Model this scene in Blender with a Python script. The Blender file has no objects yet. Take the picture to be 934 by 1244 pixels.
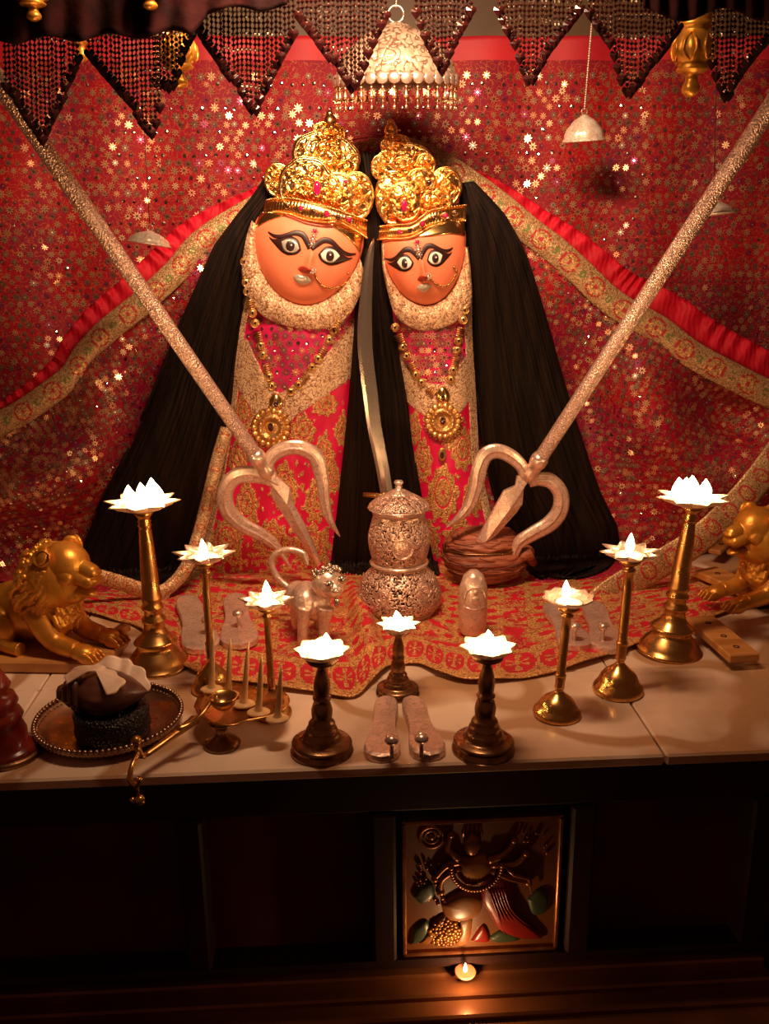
import bpy, math, random
from mathutils import Vector, Matrix, Euler, noise
random.seed(7)
PI = math.pi
col = bpy.context.scene.collection
# ------------------------------------------------------------------ camera
H = 0.63; F = 1100.0
CAMR = Matrix.Rotation(math.radians(-2.9), 3, 'Z') @ Matrix.Rotation(math.radians(90-16), 3, 'X') @ Matrix.Rotation(math.radians(-0.66), 3, 'Z')
C0 = Vector((0, 0, H))
cd = bpy.data.cameras.new('camera'); cam = bpy.data.objects.new('camera', cd); col.objects.link(cam)
cam.matrix_world = Matrix.Translation(C0) @ CAMR.to_4x4()
cd.sensor_fit = 'VERTICAL'; cd.sensor_height = 24.0; cd.lens = 24.0*F/1244.0; cd.clip_start = 0.02
bpy.context.scene.camera = cam
def ray(x, y): return CAMR @ Vector(((x-467)/F, -(y-622)/F, -1))
def P(x, y, Y): d = ray(x, y); return C0 + d*(Y/d.y)          # point of the photo at distance Y in the room
def G(x, y, z=0.0): d = ray(x, y); return C0 + d*((z-H)/d.z)    # point of the photo on a level surface
def lerp(a, b, t): return a+(b-a)*t
def interp(tab, x):
    if x <= tab[0][0]: return tab[0][1]
    for (x0, y0), (x1, y1) in zip(tab, tab[1:]):
        if x <= x1: return y0+(y1-y0)*(x-x0)/(x1-x0)
    return tab[-1][1]
def smooth_line(pts, n):                                         # Catmull-Rom through points, n samples
    pts = [Vector(p) for p in pts]; m = len(pts)-1; out = []
    for i in range(n):
        t = i/(n-1)*m; k = min(int(t), m-1); t -= k
        p0 = pts[max(k-1, 0)]; p1 = pts[k]; p2 = pts[k+1]; p3 = pts[min(k+2, m)]
        out.append(0.5*((2*p1)+(-p0+p2)*t+(2*p0-5*p1+4*p2-p3)*t*t+(-p0+3*p1-3*p2+p3)*t**3))
    return out
# ------------------------------------------------------------------ materials
def mat(name, c1, c2=None, ns=20, lo=.4, hi=.6, metal=0, rough=.5, rough2=None, bumps=(), spec=.5, emit=None, es=0, aniso=0, sub=0, sheen=0, c3=None, ns3=60, t3=.6, alpha=None, trans=0, map_scale=(1,1,1)):
    m = bpy.data.materials.new(name); m.use_nodes = True; nt = m.node_tree; N = nt.nodes; L = nt.links
    b = N['Principled BSDF']; b.inputs['Base Color'].default_value = (*c1, 1)
    b.inputs['Metallic'].default_value = metal; b.inputs['Roughness'].default_value = rough
    b.inputs['Specular IOR Level'].default_value = spec; b.inputs['Anisotropic'].default_value = aniso
    if sub: b.inputs['Subsurface Weight'].default_value = sub; b.inputs['Subsurface Scale'].default_value = .006; b.inputs['Subsurface Radius'].default_value = (1, .4, .2)
    if sheen: b.inputs['Sheen Weight'].default_value = sheen; b.inputs['Sheen Tint'].default_value = (*c1, 1)
    if trans: b.inputs['Transmission Weight'].default_value = trans
    if emit: b.inputs['Emission Color'].default_value = (*emit, 1); b.inputs['Emission Strength'].default_value = es
    tc = N.new('ShaderNodeTexCoord'); mp = N.new('ShaderNodeMapping'); mp.inputs['Scale'].default_value = map_scale
    L.new(tc.outputs['Object'], mp.inputs['Vector']); vec = mp.outputs['Vector']
    def tex(kind, sc):
        if kind == 'noise': t = N.new('ShaderNodeTexNoise'); t.inputs['Detail'].default_value = 4; o = t.outputs['Fac']
        elif kind == 'curl':
            t = N.new('ShaderNodeTexNoise'); t.inputs['Detail'].default_value = 1.5; a1 = N.new('ShaderNodeMath'); a1.operation = 'SUBTRACT'; a1.inputs[1].default_value = .5; a2 = N.new('ShaderNodeMath'); a2.operation = 'ABSOLUTE'
            L.new(t.outputs['Fac'], a1.inputs[0]); L.new(a1.outputs[0], a2.inputs[0]); o = a2.outputs[0]
        elif kind == 'voro': t = N.new('ShaderNodeTexVoronoi'); o = t.outputs['Distance']
        elif kind == 'edge': t = N.new('ShaderNodeTexVoronoi'); t.feature = 'DISTANCE_TO_EDGE'; o = t.outputs['Distance']
        else: t = N.new('ShaderNodeTexWave'); t.inputs['Distortion'].default_value = 6; t.inputs['Detail'].default_value = 2; t.bands_direction = kind[-1].upper() if kind[-1] in 'xyz' else 'X'; o = t.outputs['Fac']
        t.inputs['Scale'].default_value = sc; L.new(vec, t.inputs['Vector']); return o
    colout = None
    if c2:
        o = tex('noise', ns); r = N.new('ShaderNodeMapRange'); r.inputs[1].default_value = lo; r.inputs[2].default_value = hi; L.new(o, r.inputs[0])
        mx = N.new('ShaderNodeMix'); mx.data_type = 'RGBA'; mx.inputs['A'].default_value = (*c1, 1); mx.inputs['B'].default_value = (*c2, 1); L.new(r.outputs[0], mx.inputs['Factor']); colout = mx.outputs['Result']
        if rough2 is not None:
            rr = N.new('ShaderNodeMapRange'); rr.inputs[1].default_value = lo; rr.inputs[2].default_value = hi; rr.inputs[3].default_value = rough; rr.inputs[4].default_value = rough2; L.new(o, rr.inputs[0]); L.new(rr.outputs[0], b.inputs['Roughness'])
    if c3:
        o = tex('curl', ns3); r = N.new('ShaderNodeMapRange'); r.inputs[1].default_value = t3*.5; r.inputs[2].default_value = t3; L.new(o, r.inputs[0])
        mx = N.new('ShaderNodeMix'); mx.data_type = 'RGBA'; mx.inputs['A'].default_value = (*c3, 1)
        if colout: L.new(colout, mx.inputs['B'])
        else: mx.inputs['B'].default_value = (*c1, 1)
        L.new(r.outputs[0], mx.inputs['Factor']); colout = mx.outputs['Result']
    if colout: L.new(colout, b.inputs['Base Color'])
    prev = None
    for kind, sc, st, di in bumps:
        bp = N.new('ShaderNodeBump'); bp.inputs['Strength'].default_value = st; bp.inputs['Distance'].default_value = di
        L.new(tex(kind, sc), bp.inputs['Height'])
        if prev: L.new(prev, bp.inputs['Normal'])
        prev = bp.outputs['Normal']
    if prev: L.new(prev, b.inputs['Normal'])
    return m
GOLD = mat('crown_gold', (1, .66, .28), (.90, .44, .12), 50, metal=1, rough=.24, bumps=[('curl', 130, .22, .001)])
GOLDP = mat('polished_gold', (1, .66, .26), metal=1, rough=.2, bumps=[('noise', 60, .2, .001)])
GOLDD = mat('lion_gold', (.74, .33, .045), (.52, .20, .022), 25, metal=.6, rough=.36, bumps=[('noise', 60, .25, .0015)])
BRASS = mat('brass', (.72, .40, .13), (.5, .24, .07), 30, metal=1, rough=.22, rough2=.36, bumps=[('noise', 60, .12, .001)])
BRASSD = mat('dark_brass', (.40, .22, .11), (.2, .09, .04), 40, metal=1, rough=.24, rough2=.4, bumps=[('noise', 80, .15, .001)])
SILVER = mat('silver', (.84, .62, .52), (.62, .42, .33), 60, metal=.75, rough=.28, bumps=[('noise', 120, .25, .0012)])
SILVERE = mat('engraved_silver', (.82, .58, .47), (.64, .42, .33), 50, lo=.3, hi=.7, metal=.6, rough=.34, c3=(.52, .34, .27), ns3=90, t3=.028, bumps=[('curl', 90, .7, .002), ('noise', 420, .25, .0006)])
SILVERF = mat('filigree_silver', (.80, .52, .40), (.58, .34, .25), 120, metal=.65, rough=.34, c3=(.32, .15, .10), ns3=170, t3=.04, bumps=[('curl', 170, .8, .0016)])
SHAFT = mat('scaled_silver_rod', (.76, .52, .42), (.52, .33, .26), 300, metal=.7, rough=.34, bumps=[('voro', 380, 1, .002)])
STEEL = mat('polished_steel', (.50, .40, .34), metal=.9, rough=.26, bumps=[('noise', 18, .2, .001)])
SKIN = mat('vermilion_paint', (.92, .25, .125), (.88, .21, .10), 14, rough=.45, spec=.3, bumps=[('noise', 50, .06, .001)])
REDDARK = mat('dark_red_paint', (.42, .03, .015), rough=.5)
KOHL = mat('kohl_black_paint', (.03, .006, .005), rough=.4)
EYEW = mat('eye_white_enamel', (.92, .84, .74), rough=.3)
EYES = mat('eye_silver_foil', (.75, .68, .6), metal=.6, rough=.3, bumps=[('noise', 300, .4, .001)])
GEMR = mat('ruby_stone', (.45, .01, .08), rough=.08, spec=.9)
GEMD = mat('dark_stone', (.05, .012, .01), rough=.08, spec=.9)
LACE = mat('gold_lace', (.78, .46, .26), (.92, .66, .42), 240, lo=.35, hi=.65, metal=.25, rough=.42, c3=(.34, .13, .06), ns3=150, t3=.05, bumps=[('curl', 150, 1, .004), ('noise', 500, .5, .001)])
LACEB = mat('gold_border_brocade', (.42, .24, .10), (.66, .42, .22), 260, lo=.35, hi=.65, metal=.3, rough=.42, c3=(.26, .10, .04), ns3=190, t3=.05, bumps=[('curl', 190, 1, .003)])
EMB = mat('gold_embroidery', (.70, .33, .09), (.88, .52, .20), 260, lo=.35, hi=.65, metal=.4, rough=.36, c3=(.34, .08, .03), ns3=170, t3=.05, bumps=[('curl', 170, 1, .004), ('noise', 600, .6, .001)])
PINK = mat('magenta_silk', (.74, .006, .085), (.62, .004, .05), 18, rough=.45, sheen=.2, bumps=[('noise', 25, .3, .006), ('noise', 500, .15, .0008)])
PINKB = mat('magenta_bib', (.80, .008, .12), (.55, .01, .12), 60, rough=.5, bumps=[('noise', 350, .5, .001)])
REDP = mat('plain_red_cloth', (.50, .010, .022), (.42, .006, .02), 10, rough=.6, sheen=.2, bumps=[('noise', 20, .2, .005)])
REDR = mat('ruffle_red_cloth', (.55, .006, .025), (.42, .003, .015), 25, rough=.6, spec=.2, bumps=[('wavex', 30, .25, .003)])
BACK = mat('embroidered_red_cloth', (.34, .005, .012), (.20, .008, .026), 7, lo=.35, hi=.65, rough=.6, spec=.2, c3=(.38, .085, .03), ns3=95, t3=.024, bumps=[('curl', 95, .5, .002), ('noise', 500, .6, .001)])
VEIL = mat('embroidered_veil_cloth', (.34, .004, .014), (.26, .004, .040), 8, lo=.35, hi=.65, rough=.6, spec=.2, c3=(.40, .11, .05), ns3=75, t3=.020, bumps=[('curl', 75, .6, .002), ('noise', 500, .8, .0015)])
BROC = mat('floor_brocade', (.42, .008, .02), (.42, .15, .055), 60, lo=.46, hi=.54, metal=.1, rough=.45, c3=(.58, .30, .12), ns3=110, t3=.04, bumps=[('curl', 110, .8, .002), ('voro', 500, .5, .001)])
HAIR = mat('black_hair', (.012, .0045, .0018), (.005, .0018, .0009), 60, rough=.62, spec=.16, aniso=.5, bumps=[('noise', 240, .5, .0012)], map_scale=(1, 1, .03))
FIBRE = mat('brown_coir_fibre', (.36, .10, .045), (.18, .04, .018), 120, rough=.55, bumps=[('noise', 220, 1, .003)], map_scale=(.12, .12, 1))
MARBLE = mat('cream_marble', (.82, .60, .45), (.50, .29, .17), 5, lo=.42, hi=.70, rough=.18, rough2=.3, spec=.5, c3=(.46, .25, .13), ns3=3.4, t3=.035, bumps=[('noise', 6, .05, .002)])
WOODB = mat('dark_polished_wood', (.030, .007, .003), (.018, .003, .002), 8, rough=.6, spec=.25, bumps=[('noise', 20, .1, .002)])
WOODP = mat('dark_stone_panel', (.085, .016, .006), (.05, .009, .003), 6, rough=.4, bumps=[('noise', 12, .15, .002)])
WOODL = mat('varnished_light_wood', (.55, .24, .07), (.38, .14, .035), 14, rough=.32, bumps=[('noise', 30, .2, .002)], map_scale=(.3, 3, 1))
WOODR = mat('red_lacquered_wood', (.22, .018, .010), (.12, .008, .005), 12, rough=.25)
CREAM = mat('cream_wall_paint', (.72, .50, .30), (.62, .40, .22), 4, rough=.7)
OLIVE = mat('dark_olive_beam', (.13, .07, .030), (.09, .045, .02), 5, rough=.55)
VELV = mat('maroon_velvet', (.018, .002, .002), (.008, .001, .001), 30, rough=.9, spec=.1, bumps=[('noise', 60, .5, .004)])
PALEB = mat('pale_brass', (.88, .62, .42), metal=.5, rough=.35)
TARN = mat('tarnished_silver', (.46, .30, .20), (.30, .17, .10), 40, metal=1, rough=.25, rough2=.4, bumps=[('noise', 90, .3, .001)])
SILW = mat('bright_silver', (.98, .84, .72), (.80, .62, .50), 80, metal=.35, rough=.3, c3=(.6, .42, .33), ns3=120, t3=.02, bumps=[('curl', 120, .8, .0015)])
BEAD = mat('dark_garnet_bead', (.018, .003, .003), rough=.12, spec=.8)
BEADG = mat('bronze_spacer_bead', (.55, .3, .18), metal=1, rough=.25)
WAXM = mat('ghee_wax', (.95, .78, .55), rough=.4, sub=.3)
CANDLE = mat('honey_wax', (.72, .44, .20), (.6, .33, .13), 30, rough=.4, sub=.3)
WICK = mat('burnt_wick', (.02, .01, .008), rough=.9)
FLAME = mat('flame', (1, .8, .5), emit=(1, .70, .36), es=22)
SHELL = mat('conch_shell', (.78, .55, .42), (.6, .36, .24), 25, rough=.3, bumps=[('noise', 40, .3, .003)])
COIL = mat('black_woven_mesh', (.012, .008, .007), rough=.35, metal=.3, bumps=[('voro', 260, 1, .003)])
SEQ = [mat('sequin_gold', (.88, .54, .30), metal=.75, rough=.28), mat('sequin_grey', (.20, .14, .09), metal=.4, rough=.35), mat('sequin_bronze', (.62, .26, .13), metal=.5, rough=.35), mat('sequin_mauve', (.25, .03, .10), metal=.5, rough=.4), mat('sequin_mirror', (.95, .85, .75), metal=1, rough=.1)]
REDRING = mat('red_thread', (.40, .02, .02), rough=.6)
GREENT = mat('green_thread', (.16, .20, .05), metal=.3, rough=.5)
RELG = mat('relief_gold_paint', (.36, .14, .035), (.2, .06, .02), 30, metal=.6, rough=.32)
RELB = mat('relief_ground', (.13, .04, .010), rough=.4, bumps=[('noise', 30, .3, .002)])
RELR = mat('relief_red_paint', (.16, .008, .005), rough=.35)
RELN = mat('relief_green_paint', (.03, .04, .018), rough=.4)
CLAY = mat('clay', (.25, .08, .03), rough=.7)
# ------------------------------------------------------------------ mesh builder
ORG = {}
class MB:
    def __init__(s): s.v = []; s.f = []; s.m = []; s.s = []
    def add(s, vs, fs, mi=0, sm=True):
        o = len(s.v); s.v += [Vector(v) for v in vs]
        for f in fs: s.f.append([o+i for i in f]); s.m.append(mi); s.s.append(sm)
    def box(s, c, size, rot=None, mi=0, bev=0):
        x, y, z = [a/2 for a in size]; R = rot.to_matrix() if rot else Matrix.Identity(3)
        if bev:
            b = bev; vs = []; 
            for sx in (-1, 1):
                for sy in (-1, 1):
                    for sz in (-1, 1): vs += [(sx*(x-b), sy*(y-b), sz*z), (sx*(x-b), sy*y, sz*(z-b)), (sx*x, sy*(y-b), sz*(z-b))]
            import bmesh
            bm = bmesh.new(); [bm.verts.new(v) for v in vs]; r = bmesh.ops.convex_hull(bm, input=bm.verts); bm.verts.index_update()
            bm.verts.ensure_lookup_table(); V = [Vector(c)+R@v.co for v in bm.verts]; Fs = [[v.index for v in f.verts] for f in bm.faces]; bm.free()
            s.add(V, Fs, mi, False); return
        vs = [Vector(c)+R@Vector((sx*x, sy*y, sz*z)) for sx in (-1, 1) for sy in (-1, 1) for sz in (-1, 1)]
        s.add(vs, [(0, 1, 3, 2), (4, 6, 7, 5), (0, 4, 5, 1), (2, 3, 7, 6), (0, 2, 6, 4), (1, 5, 7, 3)], mi, False)
    def lathe(s, prof, c=(0, 0, 0), seg=40, mi=0, M=None, rfn=None, cull=None):
        M = M or Matrix.Identity(3); c = Vector(c); vs = []; n = len(prof)
        for r, z in prof:
            for k in range(seg):
                a = 2*PI*k/seg; rr = r*(rfn(a, z) if rfn else 1); vs.append(c+M@Vector((rr*math.cos(a), rr*math.sin(a), z)))
        fs = []
        for i in range(n-1):
            for k in range(seg):
                if cull and cull(i, k): continue
                fs.append((i*seg+k, i*seg+(k+1) % seg, (i+1)*seg+(k+1) % seg, (i+1)*seg+k))
        if not cull:
            if prof[0][0] > 1e-5: fs.append(tuple(range(seg))[::-1])
            if prof[-1][0] > 1e-5: fs.append(tuple((n-1)*seg+k for k in range(seg)))
        s.add(vs, fs, mi)
    def tube(s, pts, rad, seg=8, mi=0, flat=1, up=None):
        pts = [Vector(p) for p in pts]; n = len(pts); vs = []; prev = None
        for i, p in enumerate(pts):
            t = (pts[min(i+1, n-1)]-pts[max(i-1, 0)])
            if t.length < 1e-9: t = Vector((0, 0, 1))
            t.normalize()
            if prev is None:
                a = Vector(up) if up else (Vector((0, 0, 1)) if abs(t.z) < .9 else Vector((0, 1, 0)))
            else: a = prev
            a = a - t*a.dot(t)
            if a.length < 1e-6: a = Vector((1, 0, 0)) - t*t.x
            a.normalize(); prev = a; b = t.cross(a)
            r = rad[i] if isinstance(rad, (list, tuple)) else rad
            for k in range(seg):
                th = 2*PI*k/seg; vs.append(p+a*(math.cos(th)*r*flat)+b*(math.sin(th)*r))
        fs = [(i*seg+k, i*seg+(k+1) % seg, (i+1)*seg+(k+1) % seg, (i+1)*seg+k) for i in range(n-1) for k in range(seg)]
        fs += [tuple(range(seg))[::-1], tuple((n-1)*seg+k for k in range(seg))]
        s.add(vs, fs, mi)
    def ell(s, c, r, rot=None, mi=0, nu=16, nv=10):
        R = rot.to_matrix() if isinstance(rot, Euler) else (rot or Matrix.Identity(3)); c = Vector(c)
        if not hasattr(r, '__len__'): r = (r, r, r)
        vs = [c+R@Vector((0, 0, -r[2]))]
        for j in range(1, nv):
            ph = -PI/2+PI*j/nv
            for i in range(nu):
                a = 2*PI*i/nu; vs.append(c+R@Vector((r[0]*math.cos(ph)*math.cos(a), r[1]*math.cos(ph)*math.sin(a), r[2]*math.sin(ph))))
        vs.append(c+R@Vector((0, 0, r[2]))); T = len(vs)-1; fs = []
        for i in range(nu):
            fs.append((0, 1+(i+1) % nu, 1+i)); fs.append((T, T-nu+i, T-nu+(i+1) % nu))
            for j in range(nv-2): fs.append((1+j*nu+i, 1+j*nu+(i+1) % nu, 1+(j+1)*nu+(i+1) % nu, 1+(j+1)*nu+i))
        s.add(vs, fs, mi)
    def grid(s, fn, nu, nv, mfn=None, close_u=False):
        vs = [fn(i/(nu if close_u else nu-1), j/(nv-1)) for j in range(nv) for i in range(nu)]
        o = len(s.v); s.v += [Vector(v) for v in vs]
        for j in range(nv-1):
            for i in range(nu if close_u else nu-1):
                k = (i+1) % nu
                s.f.append([o+j*nu+i, o+j*nu+k, o+(j+1)*nu+k, o+(j+1)*nu+i]); s.s.append(True)
                s.m.append(mfn((i+.5)/(nu-1), (j+.5)/(nv-1)) if mfn else 0)
    def plate(s, front, back, mi=0):                              # closed slab between two outlines; ngon caps
        n = len(front); s.add(list(front)+list(back), [tuple(range(n)), tuple(range(2*n-1, n-1, -1))]+[(i, n+i, n+(i+1) % n, (i+1) % n) for i in range(n)], mi, False)
    def build(s, name, mats, parent=None, mods=(), origin=None):
        if not isinstance(mats, (list, tuple)): mats = [mats]
        if parent is not None: org = ORG[parent.name]
        else: org = Vector(origin) if origin is not None else sum(s.v, Vector())/max(len(s.v), 1)
        me = bpy.data.meshes.new(name); me.from_pydata([v-org for v in s.v], [], s.f)
        for m in mats: me.materials.append(m)
        me.polygons.foreach_set('material_index', s.m); me.polygons.foreach_set('use_smooth', s.s); me.update()
        ob = bpy.data.objects.new(name, me); col.objects.link(ob); ORG[ob.name] = org
        if parent is not None: ob.parent = parent
        else: ob.location = org
        for m in mods:
            if m[0] == 'solid': q = ob.modifiers.new('s', 'SOLIDIFY'); q.thickness = m[1]; q.offset = m[2] if len(m) > 2 else 0
            if m[0] == 'sub': q = ob.modifiers.new('u', 'SUBSURF'); q.levels = m[1]; q.render_levels = m[1]
            if m[0] == 'remesh': q = ob.modifiers.new('r', 'REMESH'); q.mode = 'VOXEL'; q.voxel_size = m[1]; q.use_smooth_shade = True
            if m[0] == 'smooth': q = ob.modifiers.new('m', 'SMOOTH'); q.factor = .5; q.iterations = m[1]
            if m[0] == 'bevel': q = ob.modifiers.new('b', 'BEVEL'); q.width = m[1]; q.segments = 2; q.limit_method = 'ANGLE'
        return ob
def thing(name, label, cat, loc=(0, 0, 0), group=None):
    o = bpy.data.objects.new(name, None); col.objects.link(o); o.location = loc; o.empty_display_size = .02
    o['label'] = label; o['category'] = cat
    if group: o['group'] = group
    ORG[o.name] = Vector(loc); return o
def tag(o, label, cat, group=None, kind=None):
    if label: o['label'] = label
    if cat: o['category'] = cat
    if group: o['group'] = group
    if kind: o['kind'] = kind
    return o
def struct(o): o['kind'] = 'structure'; return o
def copy_tree(o, parent=None):
    c = o.copy(); col.objects.link(c)
    if parent: c.parent = parent
    ORG[c.name] = ORG[o.name]
    for ch in o.children: copy_tree(ch, c)
    return c
def rotm(ax, a): return Matrix.Rotation(a, 3, ax)
# ------------------------------------------------------------------ room shell
b = MB(); b.box((0, 2.24, .6), (4, .06, 2.8)); struct(b.build('wall_back', CREAM))
b = MB(); b.box((0, 2.0, -.44), (4, 4.4, .04)); struct(b.build('floor', WOODP))
b = MB(); b.box((0, 2.06, 1.085), (3.2, .08, .09), bev=.006); b.box((0, 2.05, 1.137), (3.2, .11, .014), bev=.003)
tag(b.build('wooden_beam', OLIVE), 'dark olive horizontal beam behind the top edge of red cloth', 'beam')
# ------------------------------------------------------------------ altar
b = MB()
for x0, x1 in ((-1.2, -.462), (-.46, .412), (.414, 1.2)):
    b.box(((x0+x1)/2, 1.145, -.008), (x1-x0, .25, .016), bev=.003); b.box(((x0+x1)/2, 1.6415, -.008), (x1-x0, .74, .016), bev=.002)
tag(b.build('marble_slab', MARBLE, origin=(0, 1.5, -.025)), 'cream marble altar slab with tile joints carrying the lamps and brocade', 'altar slab')
cab = thing('altar_cabinet', 'dark altar front with framed recessed panels below the marble slab', 'cabinet', (0, 1.5, -.42))
b = MB(); b.box((0, 1.55, -.218), (2.4, .88, .402)); b.build('body', WOODP, cab)
b = MB(); b.box((0, 1.09, -.064), (2.4, .05, .075), bev=.006); b.box((0, 1.084, -.022), (2.4, .068, .012), bev=.003); b.build('top_rail', WOODB, cab)
b = MB(); b.box((0, 1.09, -.3535), (2.4, .05, .015), bev=.004); b.build('bottom_rail', WOODB, cab)
for x in (-.95, -.215, .0475, .325, .58, 1.0):
    b = MB(); b.box((x, 1.09, -.225), (.034, .05, .245), bev=.004); b.build('stile', WOODB, cab)
rp = thing('relief_panel', 'square gilt relief of a robed figure and lion set in the altar front', 'relief', (.186, 1.085, -.235))
b = MB(); cx, cz, yy = .186, -.235, 1.092
b.box((cx, yy, cz), (.222, .02, .222), bev=.002); b.build('ground', RELB, rp)
b = MB()
for dx, dz, sx, sz in ((0, .109, .226, .006), (0, -.109, .226, .006), (-.110, 0, .006, .226), (.110, 0, .006, .226)): b.box((cx+dx, yy-.012, cz+dz), (sx, .012, sz), bev=.0015)
b.build('frame', RELG, rp)
def rel(u, v, d=.010): return Vector((cx-.111+.222*u, yy-d, cz+.111-.222*v))
def pad(b, pts, h=.007, mi=0):                                    # a low cushioned raised shape with the given outline
    P_ = smooth_line([rel(*p) for p in pts]+[rel(*pts[0])], 40)[:-1]; c = sum(P_, Vector())/len(P_); n = len(P_); vs = []
    for k, hh in ((1, 0), (.94, .45), (.8, .8), (.5, 1)): vs += [c+(p-c)*k+Vector((0, -h*hh, 0)) for p in P_]
    vs.append(c+Vector((0, -h, 0)))
    b.add(vs, [(q_*n+i, (q_+1)*n+i, (q_+1)*n+(i+1) % n, q_*n+(i+1) % n) for q_ in range(3) for i in range(n)]+[(3*n+i, 4*n, 3*n+(i+1) % n) for i in range(n)])
b = MB()
b.tube([rel(.18+.075*math.cos(t), .13+.075*math.sin(t)) for t in [i*PI/8 for i in range(17)]], .0026); b.tube([rel(.18+.045*math.cos(t), .13+.045*math.sin(t)) for t in [i*PI/8 for i in range(17)]], .0016); b.ell(rel(.18, .13), (.005, .003, .005)); b.build('wheel', RELG, rp)
b = MB()
pad(b, [(.38, .16), (.43, .11), (.49, .15), (.48, .23), (.43, .27), (.39, .23)], .010)
for k in range(5): b.tube([rel(.38+.028*k, .13), rel(.385+.026*k, .03+.02*abs(k-2))], [.003, .0012])
pad(b, [(.34, .28), (.52, .27), (.58, .36), (.52, .47), (.40, .49), (.33, .38)], .010)
for pts in (((.36, .3), (.27, .33), (.20, .42)), ((.36, .34), (.25, .42), (.24, .52)), ((.35, .28), (.28, .2), (.3, .1)), ((.54, .3), (.64, .26), (.70, .16)), ((.56, .33), (.70, .34), (.78, .26)), ((.56, .37), (.68, .44), (.80, .48))):
    L_ = smooth_line([rel(*p, .015) for p in pts], 10); b.tube(L_, [lerp(.006, .0035, i/9) for i in range(10)]); b.ell(L_[-1], .0055, nu=10, nv=8)
b.tube([rel(.64, .34, .02), rel(.70, .40, .02), rel(.80, .44, .018), (rel(.82, .56, .018))], [.001, .003, .003, .001]); b.tube([rel(.74, .05), rel(.68, .28)], .0016); b.tube([rel(.80, .10), rel(.76, .34)], .0016)
for i in range(26):
    t = i/25; a = PI*t; b.ell(rel(.46+.16*math.cos(a), .32+.17*math.sin(a), .022), .0042, nu=8, nv=6)
for k in range(40): b.ell(rel(random.uniform(.08, .3), random.uniform(.3, .62), .012), random.uniform(.0018, .0036), nu=8, nv=6)
for k in range(14): b.ell(rel(random.uniform(.75, .92), random.uniform(.12, .3), .012), random.uniform(.0018, .0034), nu=8, nv=6)
b.build('figure', RELG, rp)
b = MB(); pad(b, [(.50, .46), (.62, .40), (.70, .55), (.72, .72), (.84, .84), (.92, .93), (.74, .92), (.62, .84), (.56, .72), (.5, .6)], .009)
for k in range(6): b.tube(smooth_line([rel(.54+.02*k, .5, .018), rel(.60+.02*k, .68, .020), rel(.66+.045*k, .88, .014)], 8), .0012, seg=6)
pad(b, [(.44, .92), (.52, .80), (.56, .93)], .006); b.build('robe', RELR, rp)
b = MB(); pad(b, [(.24, .62), (.38, .54), (.50, .58), (.50, .70), (.40, .76), (.28, .74)], .009); pad(b, [(.36, .72), (.44, .70), (.44, .86), (.40, .95), (.34, .94), (.37, .84)], .008); pad(b, [(.10, .92), (.2, .76), (.28, .70), (.26, .80), (.16, .93)], .007); b.build('lion_body', mat('relief_ochre', (.22, .075, .018), rough=.36), rp)
b = MB()
for i in range(60):
    a = i*2.4; q_ = .105*math.sqrt(i/60); b.ell(rel(.27+q_*math.cos(a), .84+q_*math.sin(a), .013+.006*(1-q_/.105)), random.uniform(.003, .0048), nu=8, nv=6)
b.build('lion_head', RELG, rp)
b = MB(); pad(b, [(.56, .90), (.64, .85), (.74, .88), (.76, .93), (.6, .94)], .006); pad(b, [(.04, .93), (.06, .82), (.14, .74), (.17, .80), (.12, .90)], .006); pad(b, [(.06, .56), (.10, .48), (.18, .46), (.2, .56), (.12, .62)], .006); pad(b, [(.80, .62), (.88, .54), (.95, .6), (.93, .72), (.84, .74)], .006); b.build('foliage', RELN, rp)
# step below
b = MB()
for k, (y0, z1) in enumerate(((1.055, -.362), (1.028, -.372), (1.000, -.382), (.96, -.392))):
    b.box((.0, (y0+1.108)/2, (z1-.42)/2), (1.2, 1.108-y0, z1+.42), bev=.003)
tag(b.build('altar_step', mat('polished_bronze_step', (.22, .075, .025), (.14, .045, .015), 8, metal=.5, rough=.28), origin=(0, 1.05, -.42)), 'polished stepped ledge at the foot of the altar, lit by a small flame', 'step')
# ------------------------------------------------------------------ backdrop and veil
def sequins(surf, name, parent, cells, size, mats=SEQ, lift=.003, tilt=.16, extra=None):
    b = MB()
    for (u, v, kind) in cells:
        p = surf(u, v); e = 1e-3
        du = surf(u+e, v)-surf(u-e, v); dv = surf(u, v+e)-surf(u, v-e); n = du.cross(dv)
        if n.length < 1e-12: continue
        n.normalize()
        if n.dot(C0-p) < 0: n = -n
        n = (n+Vector((random.gauss(0, tilt), random.gauss(0, tilt), random.gauss(0, tilt)))).normalized()
        t = n.cross(Vector((0, 0, 1)));
        if t.length < 1e-4: t = Vector((1, 0, 0))
        t.normalize(); w = n.cross(t); c = p+n*lift; s = size*random.uniform(.8, 1.15)
        if kind == 4:
            vs = [c+(t*math.cos(a)+w*math.sin(a))*s*.42 for a in [i*PI/3 for i in range(6)]]+[c+n*.0006]
            b.add(vs, [(i, (i+1) % 6, 6) for i in range(6)], 4, False)
        else:
            for k in range(8):
                a = k*PI/4+u*50; d = t*math.cos(a)+w*math.sin(a); q = n.cross(d)
                b.add([c+d*s*.12, c+d*s*.55+q*s*.15, c+d*s, c+d*s*.55-q*s*.15], [(0, 3, 2, 1)], kind, False)
            b.add([c+n*.0008+(t*math.cos(a)+w*math.sin(a))*s*.2 for a in [i*PI/3 for i in range(6)]], [(0, 1, 2, 3, 4, 5)], 4 if random.random() < .45 else 0, False)
    o = b.build(name, mats, parent); o['kind'] = 'stuff'; return o
BW = 1.25
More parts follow.
